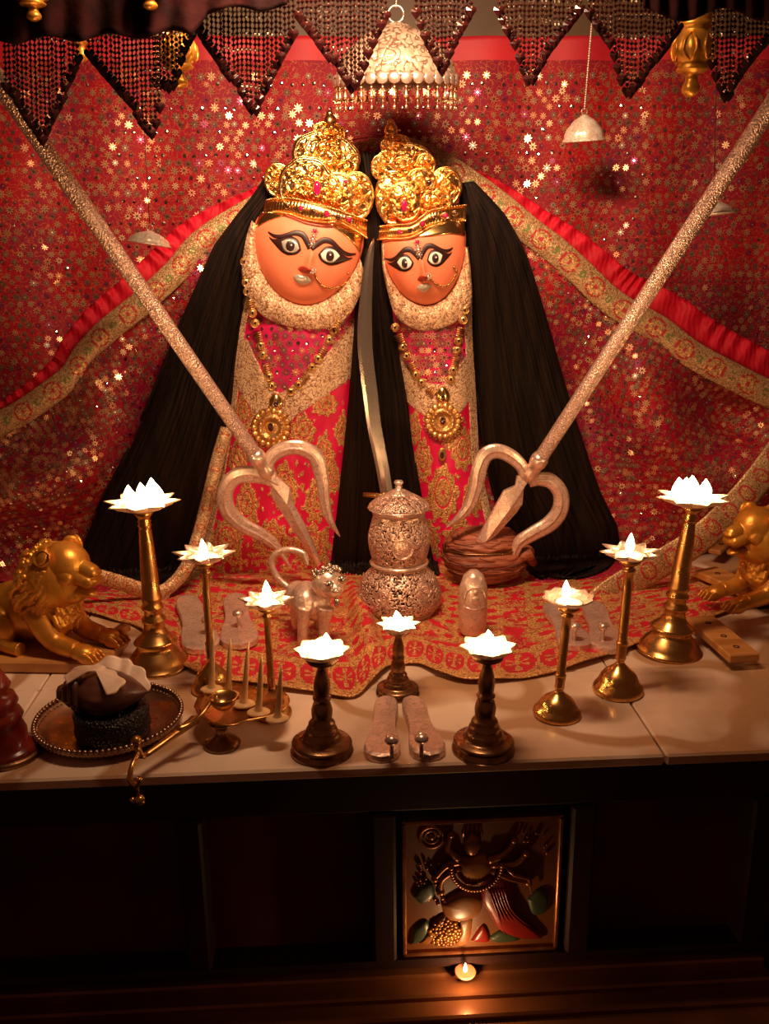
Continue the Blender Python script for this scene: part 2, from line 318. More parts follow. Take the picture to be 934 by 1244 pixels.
def back(u, v):
    x = -BW+2*BW*u; z = 1.040*(1-v)
    low = max(0, v-.12)
    y = 1.975 + .006*math.sin(x*34+1.5*math.sin(z*3)) + low*.05*noise.noise(Vector((x*3.0, 0, z*2.2))) + low*.05*math.sin(x*11+z*9*(1 if x > 0 else -1)+3*noise.noise(Vector((x*2, 3, z*2))))
    return Vector((x, y, z))
bk = thing('backdrop_cloth', 'large red embroidered cloth with star and mirror work hanging behind the idols', 'cloth', (0, 1.97, 0))
b = MB(); b.grid(back, 240, 120, lambda u, v: 1 if v < .042 else 0); b.build('cloth', [BACK, REDP], bk, [('solid', .003, 0)])
cells = []
rows = 46
for r in range(rows):
    v = .070+r*(.64/rows); n = 118
    kindrow = r % 3
    for i in range(n):
        u = (i+.5*(r % 2))/n
        if not .07 < u < .93 or random.random() < .08: continue
        k = random.choices((0, 1, 2, 3), (3, 4, 4, 1.5))[0]
        if kindrow == 1: k = 4 if random.random() < .75 else 2
        cells.append((u+random.gauss(0, .0008), v+random.gauss(0, .001), k))
sequins(back, 'star_embroidery', bk, cells, .0088, tilt=.14)
YV = 1.88
Lband = [(462, 178), (425, 184), (385, 200), (345, 225), (320, 246), (292, 263), (262, 281), (236, 302), (215, 328), (190, 352), (160, 378), (130, 402), (104, 430), (88, 455), (60, 478), (28, 500), (0, 515), (-60, 545), (-140, 590)]
Rband = [(448, 178), (480, 180), (520, 192), (552, 210), (575, 226), (610, 252), (643, 280), (675, 304), (708, 334), (735, 360), (760, 378), (800, 400), (840, 430), (880, 452), (934, 478), (1000, 500), (1090, 530)]
def vy(t): return YV - .10*t**1.3
def make_veil(name_side, band, bottom, sgn, bw, label):
    root = VEILT
    nb = 220; cl = smooth_line([(p[0], p[1], 0) for p in band], nb)
    def cpt(u):
        t = max(0, min(1, u))*(nb-1); k = min(int(t), nb-2); p = cl[k].lerp(cl[k+1], t-k); q = (cl[k+1]-cl[k]).normalized(); return p, q
    bl = [(p[0], p[1], 0) for p in bottom]; bt = smooth_line(bl, nb)
    def bpt(u):
        t = max(0, min(1, u))*(nb-1); k = min(int(t), nb-2); return bt[k].lerp(bt[k+1], t-k)
    def surf(u, v):
        a, _ = cpt(u); c = bpt(u); p = a.lerp(c, v)
        swell = math.sin(PI*min(1, v*1.1))
        w = .022*swell*math.sin(u*17+v*5*math.sin(u*4+1)+sgn) + .030*swell*noise.noise(Vector((u*4, v*3, sgn*5)))*1.2
        w += .042*swell*math.cos(math.hypot((p.x-(880 if sgn > 0 else 40))/60, (p.y-500)/75)*2.2)*(1 if u > .35 else u/.35)
        Y = lerp(vy(u), 1.80, v) + w
        q = P(p.x, p.y, Y)
        if q.z < .006: q = G(p.x, p.y, .006)
        return q
    b = MB(); b.grid(surf, 150, 110); b.build('veil_cloth', VEIL, root, [('solid', .002, 0)])
    cells = []
    for r in range(36):
        for i in range(74):
            u = (i+.5*(r % 2)+random.uniform(-.15, .15))/74; v = .05+.93*(r+random.uniform(-.2, .2))/36
            if random.random() < .1 or not .03 < u < .97: continue
            cells.append((u, v, random.choices((0, 1, 2, 3, 4), (3, 4, 3, 1, 1.3))[0]))
    sequins(surf, 'star_embroidery', root, cells, .0078, tilt=.22)
    L = 1500.0/bw                                               # medallion pitch helper
    lens = [0]
    for i in range(nb-1): lens.append(lens[-1]+(cl[i+1]-cl[i]).length)
    def at(u, v, lift):
        p, q = cpt(u); n = Vector((q.y, -q.x, 0))*sgn           # n points up/outward in the photo
        if n.y > 0: n = -n
        wv = bw if u > .08 else bw*.6
        c = p+n*(wv*(v-.5)); Y = vy(u)-.006-lift-.010*math.sin(v*PI)
        return P(c.x, c.y, Y)
    def sfn(u, v): return at(u, v, 0)
    nu = 1300; nv = 35
    def mf(u, v):
        s = lens[min(int(u*(nb-1)), nb-1)]; pitch = 44; f = s % pitch-pitch/2
        y = (v-.5)*bw
        if abs(v-.5) > .44: return 0
        r = math.hypot(f, y)
        R = bw*.37
        if R*.82 < r < R: return 1
        if r < R*.22: return 1
        if r < R*.82: return 3 if (int((math.atan2(y, f)+PI)/PI*6) % 2 and r > R*.3) else 0
        f2 = (s+pitch/2) % pitch-pitch/2
        if math.hypot(f2*1.3, y) < R*.42: return 2 if math.hypot(f2*1.3, y) > R*.2 else 0
        return 0
    b = MB(); b.grid(sfn, nu, nv, mf); b.build('border', [LACEB, REDRING, GREENT, EMB], root, [('solid', .0015, 0)])
    def ruf(u, v):
        p, q = cpt(u); n = Vector((q.y, -q.x, 0))
        if n.y > 0: n = -n
        wide = interp([(0, 0), (.12, 2), (.3, 14), (.45, 26), (.6, 24), (.8, 14), (1, 8)] if sgn < 0 else [(0, 0), (.22, 3), (.35, 16), (.5, 26), (.75, 36), (1, 30)], u)
        c = p+n*(bw*.42+wide*v); return P(c.x, c.y, vy(u)+.004+.006*math.sin(u*210+2*math.sin(u*31))*v)
    b = MB(); b.grid(ruf, 500, 8); b.build('ruffle', REDR, root, [('solid', .0012, 0)])
VEILT = thing('embroidered_veil', 'long red veil with gold medallion border draped over both crowned idols', 'veil', (0, 1.88, 0))
make_veil('left', Lband, [(455, 640), (440, 680), (400, 690), (350, 695), (300, 700), (250, 708), (210, 718), (170, 722), (140, 720), (110, 718), (70, 712), (30, 708), (-20, 705), (-80, 705), (-160, 700)], -1, 30, '')
make_veil('right', Rband, [(460, 640), (480, 680), (520, 690), (570, 695), (620, 702), (660, 708), (700, 708), (740, 700), (780, 690), (820, 680), (860, 670), (900, 660), (960, 650), (1020, 640), (1100, 630)], 1, 33, '')
# hem ribbon lying along the slab (right) and left
def ribbon(pts, w, Yfn, name, label, par=None):
    cl = smooth_line([(x, y, 0) for x, y in pts], 160)
    def fn(u, v):
        t = u*159; k = min(int(t), 158); p = cl[k].lerp(cl[k+1], t-k); q = (cl[k+1]-cl[k]).normalized(); n = Vector((q.y, -q.x, 0))
        if n.y > 0: n = -n
        c = p+n*w*(v-.5); return P(c.x, c.y, Yfn(u)-.006*math.sin(v*PI)+.004*noise.noise(Vector((u*12, v, 3))))
    def mf(u, v):
        s = u*500; f = s % 40-20; r = math.hypot(f, (v-.5)*w)
        return 1 if w*.26 < r < w*.34 or abs(v-.5) > .46 else (3 if r < w*.15 else 0)
    b = MB(); b.grid(fn, 320, 13, mf); return b.build(name, [LACEB, REDRING, GREENT, EMB], par, [('solid', .0018, 0)])
ribbon([(700, 762), (740, 722), (790, 692), (840, 662), (880, 628), (915, 590), (945, 550), (980, 500)], 34, lambda u: lerp(1.56, 1.66, u), 'hem_border', '', VEILT)
ribbon([(276, 520), (264, 560), (252, 610), (240, 655), (226, 690), (205, 714), (185, 722)], 16, lambda u: lerp(1.72, 1.60, u), 'hem_border', '', VEILT)
ribbon([(60, 722), (85, 708), (112, 700), (140, 706), (170, 716), (205, 726)], 18, lambda u: lerp(1.56, 1.62, u), 'hem_border', '', VEILT)
# ------------------------------------------------------------------ floor brocade
edge = [(60, 700), (90, 738), (130, 752), (165, 762), (205, 790), (225, 812), (262, 826), (320, 836), (380, 843), (428, 848), (452, 832), (475, 812), (505, 808), (535, 822), (570, 830), (630, 826), (700, 812), (770, 788), (830, 764), (900, 740), (980, 715)]
el = smooth_line([(x, y, 0) for x, y in edge], 240)
def cloth_pt(u, v):
    t = max(0, min(1, u))*239; k = min(int(t), 238); e = el[k].lerp(el[k+1], t-k)
    fr = G(e.x, e.y, .003); xb = lerp(90, 800, u); bkp = G(xb, 682, .003); p = fr.lerp(bkp, v)
    z = .004 + .007*max(0, noise.noise(Vector((p.x*11, p.y*9, 1)))+.1) + .005*(1-min(1, v*8))*(1+math.sin(u*40))*.5
    z += .03*math.exp(-((p.x-(.055-.05*v))/.018)**2)*math.exp(-((v-.42)/.3)**2)
    p.z = max(.003, z); return p
def cloth_m(u, v):
    if v < .035: return 1
    if v < .16:
        f = (u*26) % 1-.5; g = (v-.1)/.06; r = math.hypot(f*1.7, g*.62)
        if r < .16: return 1
        if r < .55: return 2 if math.cos(math.atan2(g, f*1.7)*6) > -.2 else 1
        return 1 if r > .78 else 2
    if v < .185: return 1
    p = Vector((u*16, v*9, 0)); c = Vector((math.floor(p.x)+.5, math.floor(p.y)+.5, 0)); d = p-c
    r = math.hypot(d.x, d.y); a = math.atan2(d.y, d.x)
    if r < .38+.07*math.cos(a*6): return 1 if r > .14 else 2
    return 0 if noise.noise(p*2.3) > -.12 else 2
b = MB(); b.grid(cloth_pt, 420, 150, cloth_m)
tag(b.build('floor_brocade', [BROC, EMB, mat('brocade_red', (.58, .008, .03), (.45, .01, .02), 40, rough=.5)], mods=[('solid', .002, 1)], origin=(.05, 1.5, 0)), 'red and gold brocade cloth spread under the pot with scalloped front hem', 'cloth')
# ------------------------------------------------------------------ idols
S = .0015
def W(x, y, d=0, Y0=1.76): return P(x, y, Y0-d*S)
class Face:
    def __init__(s, c, outline, D, Y0):
        s.c = c; s.D = D; s.Y0 = Y0
        ang = sorted([((math.atan2(-(y-c[1]), x-c[0])) % (2*PI), math.hypot(x-c[0], y-c[1])) for x, y in outline])
        s.t = [(ang[-1][0]-2*PI, ang[-1][1])]+ang+[(ang[0][0]+2*PI, ang[0][1])]
    def R(s, a): 
        a %= 2*PI; acc = 0
        for k in (-2, -1, 0, 1, 2): acc += interp(s.t, (a+k*.09) % (2*PI))
        return acc/5
    def d(s, x, y):
        dx, dy = x-s.c[0], -(y-s.c[1]); r = math.hypot(dx, dy)/s.R(math.atan2(dy, dx)); r = min(r, 1)
        d = s.D*(1-r**2.6)**.55
        for (nx, ny, sx, sy, th, h) in s.bumps:
            ex, ey = x-nx, y-ny; u = ex*math.cos(th)+ey*math.sin(th); v = -ex*math.sin(th)+ey*math.cos(th); d += h*math.exp(-(u/sx)**2-(v/sy)**2)
        return d
    def w(s, x, y, lift=0): return W(x, y, s.d(x, y)+lift, s.Y0)
def idol(key, label, fc, fout, tilt, sx, sy, eyec, dress_l, dress_r, bib_up, bib_lo, border_left, motifs, collar_o, collar_i, locks, silver_eye):
    Y0 = 1.75
    root = thing('goddess_idol', label, 'idol', P(fc[0], 690, 1.78)*1 if False else (P(fc[0], 600, 1.76).x, 1.76, .0))
    face = Face(fc, fout, 34, Y0); ct, st = math.cos(tilt), math.sin(tilt)
    def L2(x, y): x *= sx; y *= sy; return (eyec[0]+x*ct-y*st, eyec[1]-(x*st+y*ct))   # face coords (y up) -> photo coords
    nx, ny = L2(3, -17); nb = L2(4, -24)
    face.bumps = [(nb[0], nb[1], 6.5*sx, 5.5*sy, 0, 12), (nx, ny, 4.2*sx, 13*sy, -tilt, 8)]
    lp = L2(-2, -38); face.bumps.append((lp[0], lp[1], 9*sx, 5*sy, -tilt, 3)); 
    b = MB()
    def ff(u, v):
        a = u*2*PI; R = face.R(a)*max(v, .001); x = fc[0]+R*math.cos(a); y = fc[1]-R*math.sin(a); return face.w(x, y)
    b.grid(ff, 120, 46, close_u=True)
    # rolled back edge of the mask
    b.grid(lambda u, v: W(fc[0]+face.R(u*2*PI)*math.cos(u*2*PI)*(1-.04*v), fc[1]-face.R(u*2*PI)*math.sin(u*2*PI)*(1-.04*v), -16*v, Y0), 120, 5, close_u=True)
    fo = b.build('face', SKIN, root)
    def strip(up, lo, lift, mname, mm, n=28, rows=6):
        U = smooth_line([(*L2(*p), 0) for p in up], n); Lw = smooth_line([(*L2(*p), 0) for p in lo], n)
        bb = MB(); bb.grid(lambda u, v: (lambda p: face.w(p.x, p.y, lift+.35*math.sin(PI*v)))(U[round(u*(n-1))].lerp(Lw[round(u*(n-1))], v)), n, rows)
        return bb.build(mname, mm, fo, [('solid', .0006, 0)])
    for s in (-1, 1):
        ex = 26*s; m = lambda pts: [(ex+px*s, py) for px, py in pts]
        strip(m([(-26, 2), (-21, 12), (-13, 18.5), (-3, 18.5), (6, 13.5), (14, 9), (22, 7.5), (30, 9)]), m([(-23, -1), (-17, 6), (-11, 11.5), (-3, 12), (6, 8), (13, 4.5), (22, 3.5), (30, 7.5)]), .8, 'eyebrow', KOHL)
        strip(m([(-15, -3), (-9, 7), (0, 10), (8, 7.5), (15, 3.5), (22, 1.5), (27, 3)]), m([(-15, -4), (-10, -10), (0, -13), (9, -10.5), (16, -6), (22, -2), (27, 2)]), .8, 'eyeliner', KOHL)
        sil = silver_eye and s == -1
        eo = strip(m([(-12, -2), (-8, 4), (0, 6.5), (6, 5), (11, 1)]), m([(-12, -3), (-8, -8), (0, -10), (6, -8), (11, 0)]), 1.5, 'eye', EYES if sil else EYEW)
        if sil: eo['label'] = 'eye covered in silver foil'
        pc = L2(ex-1*s, -1.8); bb = MB(); p0 = face.w(pc[0], pc[1], 2.0); bb.ell(p0, (5.6*S*sx, .0018, 6.2*S*sy)); bb.ell(face.w(pc[0]+1, pc[1]-1, 3.2), (.0016, .001, .0016), mi=1); bb.build('pupil', [KOHL, EYEW], fo)  # small white dot is a highlight put on the pupil as colour
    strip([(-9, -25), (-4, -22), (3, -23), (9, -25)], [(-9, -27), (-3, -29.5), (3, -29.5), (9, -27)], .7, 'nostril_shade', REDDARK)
    strip([(-12, -36), (-7, -32.5), (-1, -33.5), (5, -32.5), (11, -37)], [(-12, -37), (-7, -42), (-1, -44), (5, -42), (11, -38)], 1.4, 'lips', EYES)
    # nose ring, chain and bindi drops
    bb = MB(); q = L2(9, -24); c = face.w(q[0], q[1], 3)
    for k in range(8): bb.ell(c+Vector((.0052*math.cos(k*PI/4), 0, .0052*math.sin(k*PI/4))), .0022, nu=8, nv=6)
    bb.ell(c+Vector((0, -.001, 0)), .0033); rg = bb.build('nose_stud', SILVER, fo)
    bb = MB(); pts = smooth_line([(*L2(*p), 0) for p in ((10, -25), (18, -34), (30, -40), (42, -38), (50, -32), (56, -25))], 26)
    for p in pts: bb.ell(face.w(p.x, p.y, 2), .0021, nu=8, nv=6)
    for dx, dy in ((52, -29), (56, -22), (53, -17)): q = L2(dx, dy); bb.ell(face.w(q[0], q[1], 2), .0028, nu=8, nv=6)
    bb.build('nose_chain', BRASS, fo)
    bb = MB()
    for dy, r in ((23, .0034), (17, .0028), (12, .004), (6, .0032)):
        q = L2(0, dy); c = face.w(q[0], q[1], 2); bb.ell(c, (r, r*.7, r), mi=1 if dy == 23 else 0)
        for k in range(6): bb.ell(c+Vector((r*1.5*math.cos(k*PI/3), 0, r*1.5*math.sin(k*PI/3))), r*.4, nu=6, nv=5)
    bb.build('forehead_ornament', [SILVER, GEMR], fo)
    # dress
    def dxl(y): return interp(dress_l, y)
    def dxr(y): return interp(dress_r, y)
    def dd(x, y):
        l, r = dxl(y), dxr(y); t = max(-1, min(1, (x-(l+r)/2)/((r-l)/2))); return 26*(1-abs(t)**2.4)-6+3.5*noise.noise(Vector((x/22, y/60, 2)))
    ytop, ybot = 352, 702
    def dsurf(u, v): y = lerp(ytop, ybot, v); x = lerp(dxl(y), dxr(y), u); return x, y
    def dmat(u, v):
        x, y = dsurf(u, v)
        if border_left and x-dxl(y) < 10: return 2
        if not border_left and dxr(y)-x < 9: return 2
        yu = interp(bib_up, x); yl = interp(bib_lo, x)
        if y < yu: return 1
        if y < yl: return 2
        for cx, cy, rx, ry in motifs:
            ex, ey = (x-cx)/rx, (y-cy)/ry
            w_ = 1-.45*max(0, -ey)                                # narrow towards the top: a teardrop
            r = math.hypot(ex/max(.25, w_), ey); a = math.atan2(ey, ex)
            if r < 1+.10*math.cos(a*9): return 0 if (.50 < r < .58 or r < .10) else 3
        if noise.noise(Vector((x/7, y/7, 5))) > .42-.0012*max(0, y-560)-(.25 if y > 640 else 0): return 3
        return 0
    def dpos(u, v):
        x, y = dsurf(u, v); m = dmat(u, v); lift = {0: 0, 1: .3, 2: 1.4, 3: .8}[m]
        p = W(x, y, dd(x, y)+lift, 1.775)
        if p.z < .004: p = G(x, y, .008)
        return p
    b = MB(); b.grid(dpos, 150, 230, dmat); dr = b.build('dress', [PINK, PINKB, LACE, EMB], root, [('solid', .002, 0)])
    cells = []
    for i in range(13):
        for j in range(15):
            u = (i+.5*(j % 2)+.3)/13; v = (j+.4)/40.; x, y = dsurf(u, v)
            if y > 385 and dmat(u, v) == 1: cells.append((u, v, random.choice((0, 1, 1, 2, 0, 4))))
    so = sequins(lambda u, v: (lambda q: W(q[0], q[1], dd(*q)+.8, 1.775))(dsurf(u, v)), 'bib_stars', dr, cells, .0085, tilt=.12)
    # body core so the idol is solid from behind
    b = MB(); cxm = P(fc[0], 330, 1.78).x; dxm = P((dxl(650)+dxr(650))/2, 650, 1.78).x
    b.tube([(dxm, 1.815, .0), (lerp(dxm, cxm, .5), 1.815, .3), (cxm, 1.812, .5), (cxm, 1.805, .62), (cxm, 1.80, .70)], [.028, .024, .022, .036, .028], seg=24); b.build('body_core', REDP, root)
    # lace collar
    n = 90; O = smooth_line([(x, y, 0) for x, y in collar_o], n); I = smooth_line([(x, y, 0) for x, y in collar_i], n)
    def cf(u, v):
        t = u*(n-1); k = min(int(t), n-2); o = O[k].lerp(O[k+1], t-k); i = I[k].lerp(I[k+1], t-k); p = i.lerp(o, v)
        return W(p.x, p.y, 14+6*math.sin(PI*v)+4.5*v*abs(math.sin(u*PI*12+.8*math.sin(u*9)))-3*v, 1.76)
    b = MB(); b.grid(cf, 240, 20); b.build('lace_collar', LACE, root, [('solid', .0016, 0)])
    # hair locks
    for rows, mid, dpt, flag in locks:
        rl = [(y, a) for y, a, c in rows]; rr = [(y, c) for y, a, c in rows]; y0, y1 = rows[0][0], rows[-1][0]
        def hf(u, v, dp=dpt, Ym=mid):
            y = lerp(y0, y1, v); l, r = interp(rl, y), interp(rr, y); fr = 2.2*noise.noise(Vector((u*60, v*2.5, Ym*9)))*(u-.5)*2*min(1, v*3)
            x = lerp(l, r, u)+fr
            if v > .9: y -= 10*abs(noise.noise(Vector((u*24, 1, Ym))))*(v-.9)/.1
            t = 2*u-1; d = dp*math.sqrt(max(0, 1-abs(t)**2.6)); d += 1.1*noise.noise(Vector((u*70, v*1.5, Ym*3)))+2.2*noise.noise(Vector((u*26, v*1.2, 7)))+5*noise.noise(Vector((u*8, v*1.3, Ym*4)))
            p = W(x, y, d, Ym)
            if p.z < .010: p = G(x, y, .010)
            return p
        b = MB(); b.grid(hf, 200, 90)
        for k in range(46):                                        # loose strands along the edges
            u = random.choice((random.uniform(-.02, .05), random.uniform(.95, 1.02))); v0 = random.uniform(.1, .7); ln = random.uniform(.15, .3); w = random.uniform(-1, 1)*.02
            b.tube([hf(u+w*t, min(.995, v0+ln*t)) for t in (0, .25, .5, .75, 1)], .00045, seg=4)
        b.build('hair', HAIR, root, [('solid', .004, -1)])
    return root, face, dxl, dxr, dd, Y0
Lout = [(312, 262), (307, 280), (308, 300), (313, 320), (322, 340), (335, 356), (350, 367), (370, 372), (390, 368), (408, 356), (424, 340), (434, 322), (440, 303), (443, 285), (432, 262), (400, 248), (350, 246)]
Rout = [(463, 290), (465, 308), (469, 325), (478, 344), (490, 360), (505, 369), (519, 372), (536, 366), (550, 350), (559, 332), (564, 310), (565, 285), (562, 266), (540, 258), (510, 260), (480, 270)]
I1 = idol('a', 'larger masked idol on the left under the broader tilted gold crown, wearing pink', (374, 308), Lout, math.radians(-14), .98, 1.0, (377, 303),
    [(352, 297), (400, 288), (480, 279), (560, 266), (640, 250), (702, 232)], [(352, 437), (400, 433), (480, 427), (560, 419), (640, 409), (702, 402)],
    [(280, 392), (291, 404), (301, 414), (318, 451), (333, 474), (340, 478), (352, 471), (390, 438), (427, 395), (438, 385)],
    [(270, 450), (286, 466), (305, 496), (325, 522), (345, 522), (357, 507), (390, 484), (426, 459), (440, 452)], True,
    [(297, 500, 13, 24), (368, 522, 15, 20), (395, 490, 15, 15), (416, 522, 10, 20), (393, 552, 13, 26), (290, 556, 12, 24), (345, 590, 16, 30), (385, 606, 15, 28), (300, 612, 14, 28), (330, 655, 22, 24), (378, 662, 22, 26), (275, 655, 20, 26), (405, 580, 9, 20)],
    [(306, 268), (299, 290), (294, 325), (299, 355), (315, 380), (342, 394), (375, 400), (402, 397), (421, 386), (433, 368), (440, 345), (441, 325)],
    [(312, 275), (311, 295), (314, 318), (323, 340), (336, 356), (352, 366), (371, 371), (390, 367), (408, 355), (423, 340), (433, 324), (437, 315)],
    [([(214, 325, 345), (240, 308, 337), (262, 290, 322), (300, 262, 312), (350, 240, 304), (400, 218, 295), (450, 199, 289), (500, 181, 282), (560, 152, 272), (620, 122, 256), (660, 104, 245), (690, 97, 230), (700, 100, 222), (718, 150, 200)], 1.80, 24, 0),
     ([(185, 436, 452), (230, 444, 454), (290, 440, 456), (350, 433, 458), (400, 430, 462), (480, 424, 468), (560, 415, 474), (640, 406, 478), (700, 400, 480)], 1.79, 18, 0)], True)
I2 = idol('b', 'smaller masked idol on the right under the taller narrow gold crown, wearing pink', (515, 318), Rout, math.radians(9), .745, .92, (510, 315),
    [(352, 466), (400, 478), (480, 492), (560, 502), (640, 514), (702, 528)], [(352, 573), (400, 573), (480, 578), (560, 582), (640, 600), (702, 622)],
    [(478, 425), (484, 432), (500, 452), (520, 465), (537, 468), (552, 455), (570, 425), (582, 405)],
    [(485, 470), (495, 488), (505, 497), (515, 505), (540, 512), (560, 500), (572, 484), (584, 470)], False,
    [(514, 558, 11, 26), (538, 598, 19, 34), (562, 545, 14, 26), (503, 520, 9, 20), (575, 600, 12, 26), (520, 655, 14, 24), (560, 655, 20, 26), (590, 660, 16, 24), (545, 535, 6, 12)],
    [(464, 296), (465, 325), (472, 358), (480, 382), (496, 396), (517, 402), (541, 397), (560, 386), (572, 368), (572, 335), (568, 300)],
    [(467, 296), (469, 325), (478, 345), (491, 361), (505, 369), (519, 372), (536, 366), (550, 351), (559, 333), (564, 315), (565, 300)],
    [([(222, 560, 574), (240, 560, 592), (262, 562, 612), (300, 566, 634), (350, 571, 650), (400, 575, 664), (470, 580, 684), (540, 589, 706), (600, 603, 728), (640, 620, 748), (672, 632, 752), (695, 640, 735), (704, 655, 700)], 1.80, 24, 0),
     ([(185, 446, 460), (230, 448, 458), (290, 450, 468), (350, 450, 474), (400, 452, 482), (480, 458, 497), (560, 462, 508), (640, 466, 522), (700, 470, 534)], 1.795, 16, 0)], False)
# crowns
def crown(idolt, lobes, band, band2, gems, knob, Y0, core):
    face = [c for c in idolt.children if c.name.startswith('face')][0]
    b = MB()
    # solid core of the crown
    (cx0, cy0, rx0), (cx1, cy1, rx1) = core
    n = 18; pts = [W(lerp(cx0, cx1, i/(n-1)), lerp(cy0, cy1, i/(n-1)), 0, Y0) for i in range(n)]
    b.tube(pts, [S*lerp(rx0, rx1, (i/(n-1))**1.1)*.86 for i in range(n)], seg=30, flat=.26, up=(0, -1, 0))
    def lobe(cx, cy, rx, ry, rot, d0, dome, sc=0, seed=0, spin=7):
        cr, sr = math.cos(rot), math.sin(rot); nr, na = 40, 120
        def fn(u, v):
            a = u*2*PI; r = v
            k = 1+sc*abs(math.sin(a*4))
            x = rx*k*r*math.cos(a); y = ry*k*r*math.sin(a)
            d = dome*(1-r*r)
            rim = 1.8*math.exp(-((r-.92)/.055)**2)
            q = Vector((x/13+seed*7, y/13, seed)); ng = abs(noise.noise(q)); n2 = abs(noise.noise(q*1.7+Vector((9, 2, 4))))
            ed = 1 if r < .8 else max(0, (.86-r)/.06); relf = ed*(3.6*math.exp(-(ng/.075)**2)+1.8*math.exp(-(n2/.06)**2)+3.0*math.exp(-((r-.30)/.07)**2)+2.6*math.exp(-(r/.13)**2)) + .7*abs(math.sin(a*26))*math.exp(-((r-.92)/.05)**2)
            X = cx+x*cr-y*sr; Yp = cy-(x*sr+y*cr)
            return W(X, Yp, d0+d+rim+relf-(3 if r > .985 else 0), Y0)
        b.grid(fn, na, nr, close_u=True)
        b.grid(lambda u, v: W(cx+(rx*math.cos(u*2*PI)*cr-ry*math.sin(u*2*PI)*sr)*(1+sc*abs(math.sin(u*8*PI))), cy-(rx*math.cos(u*2*PI)*sr+ry*math.sin(u*2*PI)*cr)*(1+sc*abs(math.sin(u*8*PI))), d0-3-14*v, Y0), na, 3, close_u=True)
        b.tube([W(cx+(rx*.97*math.cos(t)*cr-ry*.97*math.sin(t)*sr)*(1+sc*abs(math.sin(t*4))), cy-(rx*.97*math.cos(t)*sr+ry*.97*math.sin(t)*cr)*(1+sc*abs(math.sin(t*4))), d0, Y0) for t in [i*2*PI/60 for i in range(61)]], .0016, seg=6)
    for i, l in enumerate(lobes): lobe(*l, seed=i+len(lobes)*10)
    n = 130; T = smooth_line([(x, y, d) for x, y, d in band2], n); B = smooth_line([(x, y, d) for x, y, d in band], n)
    for L_ in (T, B):
        for p in L_: p.z *= .8
    def bf(u, v):
        t = u*(n-1); k = min(int(t), n-2); p = T[k].lerp(T[k+1], t-k).lerp(B[k].lerp(B[k+1], t-k), v)
        return W(p.x, p.y, p.z+2.5*math.sin(PI*v)+.7*abs(math.sin(u*PI*34))*math.sin(PI*v), Y0)
    b.grid(bf, 300, 16)
    b.grid(lambda u, v: (lambda p, q: W(lerp(p.x, q.x, .5), lerp(p.y, q.y, .5), lerp(2, -50, v)+p.z, Y0))(T[round(u*(n-1))], B[round(u*(n-1))]), 60, 3)
    for line, r, step, dl in ((T, .0017, 1, 4), (B, .0021, 1, 3)):
        for k in range(0, n, 2): p = line[k]; b.ell(W(p.x, p.y, p.z+dl, Y0), r, nu=8, nv=6)
    kx, ky, kr = knob
    b.ell(W(kx, ky, 0, Y0), (kr*S, kr*S*.9, kr*S*1.15)); b.ell(W(kx-.5, ky-kr*1.2, 0, Y0), (kr*S*.55,)*3); b.ell(W(kx+1, ky+kr*.9, 0, Y0), (kr*S*1.2, kr*S, kr*S*.5))
    cr_ = b.build('crown', GOLD, idolt)
    for gx, gy, gd, rx, ry, m in gems:
        gd += 8 if rx > 3 or gx == 521 or gx == 420 else -4; g = MB(); g.ell(W(gx, gy, gd, Y0), (rx*S*1.15, .004, ry*S*1.15)); 
        g.tube([W(gx+rx*1.5*math.cos(t), gy+ry*1.4*math.sin(t), gd-.5, Y0) for t in [i*PI/10 for i in range(21)]], .0009, seg=6, mi=1)
        g.build('crown_gem', [m, GOLDP], cr_)
    return cr_
c1 = crown(I1[0], [(338, 219, 17, 21, .1, 4, 4, 0), (396, 190, 42, 30, -.25, 4, 8, .03), (433, 238, 21, 30, .0, 8, 6, 0), (372, 226, 34, 36, -.15, 16, 8, .04), (408, 236, 22, 27, -.2, 17, 5, .03), (400, 160, 21, 12, -.15, 2, 7, .03), (349, 243, 16, 14, -.2, 12, 4, 0)],
    [(319, 259, 0), (335, 258, 18), (352, 260, 30), (372, 267, 37), (395, 270, 38), (412, 270, 34), (430, 279, 24), (446, 289, 2)],
    [(323, 243, 0), (337, 241, 18), (356, 241, 30), (376, 245, 37), (398, 251, 38), (416, 257, 34), (433, 263, 24), (446, 268, 2)],
    [(385, 229, 27, 3.6, 7, GEMR), (397, 260, 44, 2.6, 3.4, GEMR), (381, 257, 43, 2, 2.6, GEMD), (366, 253, 40, 2.4, 2.4, GEMR), (411, 264, 42, 2, 2.6, GEMD), (424, 267, 34, 2.5, 2.8, GEMR), (349, 250, 33, 2, 2.5, GEMD), (420, 221, 17, 2, 2, GEMR)], (401, 148, 8), 1.745, ((384, 262, 58), (399, 158, 20)))
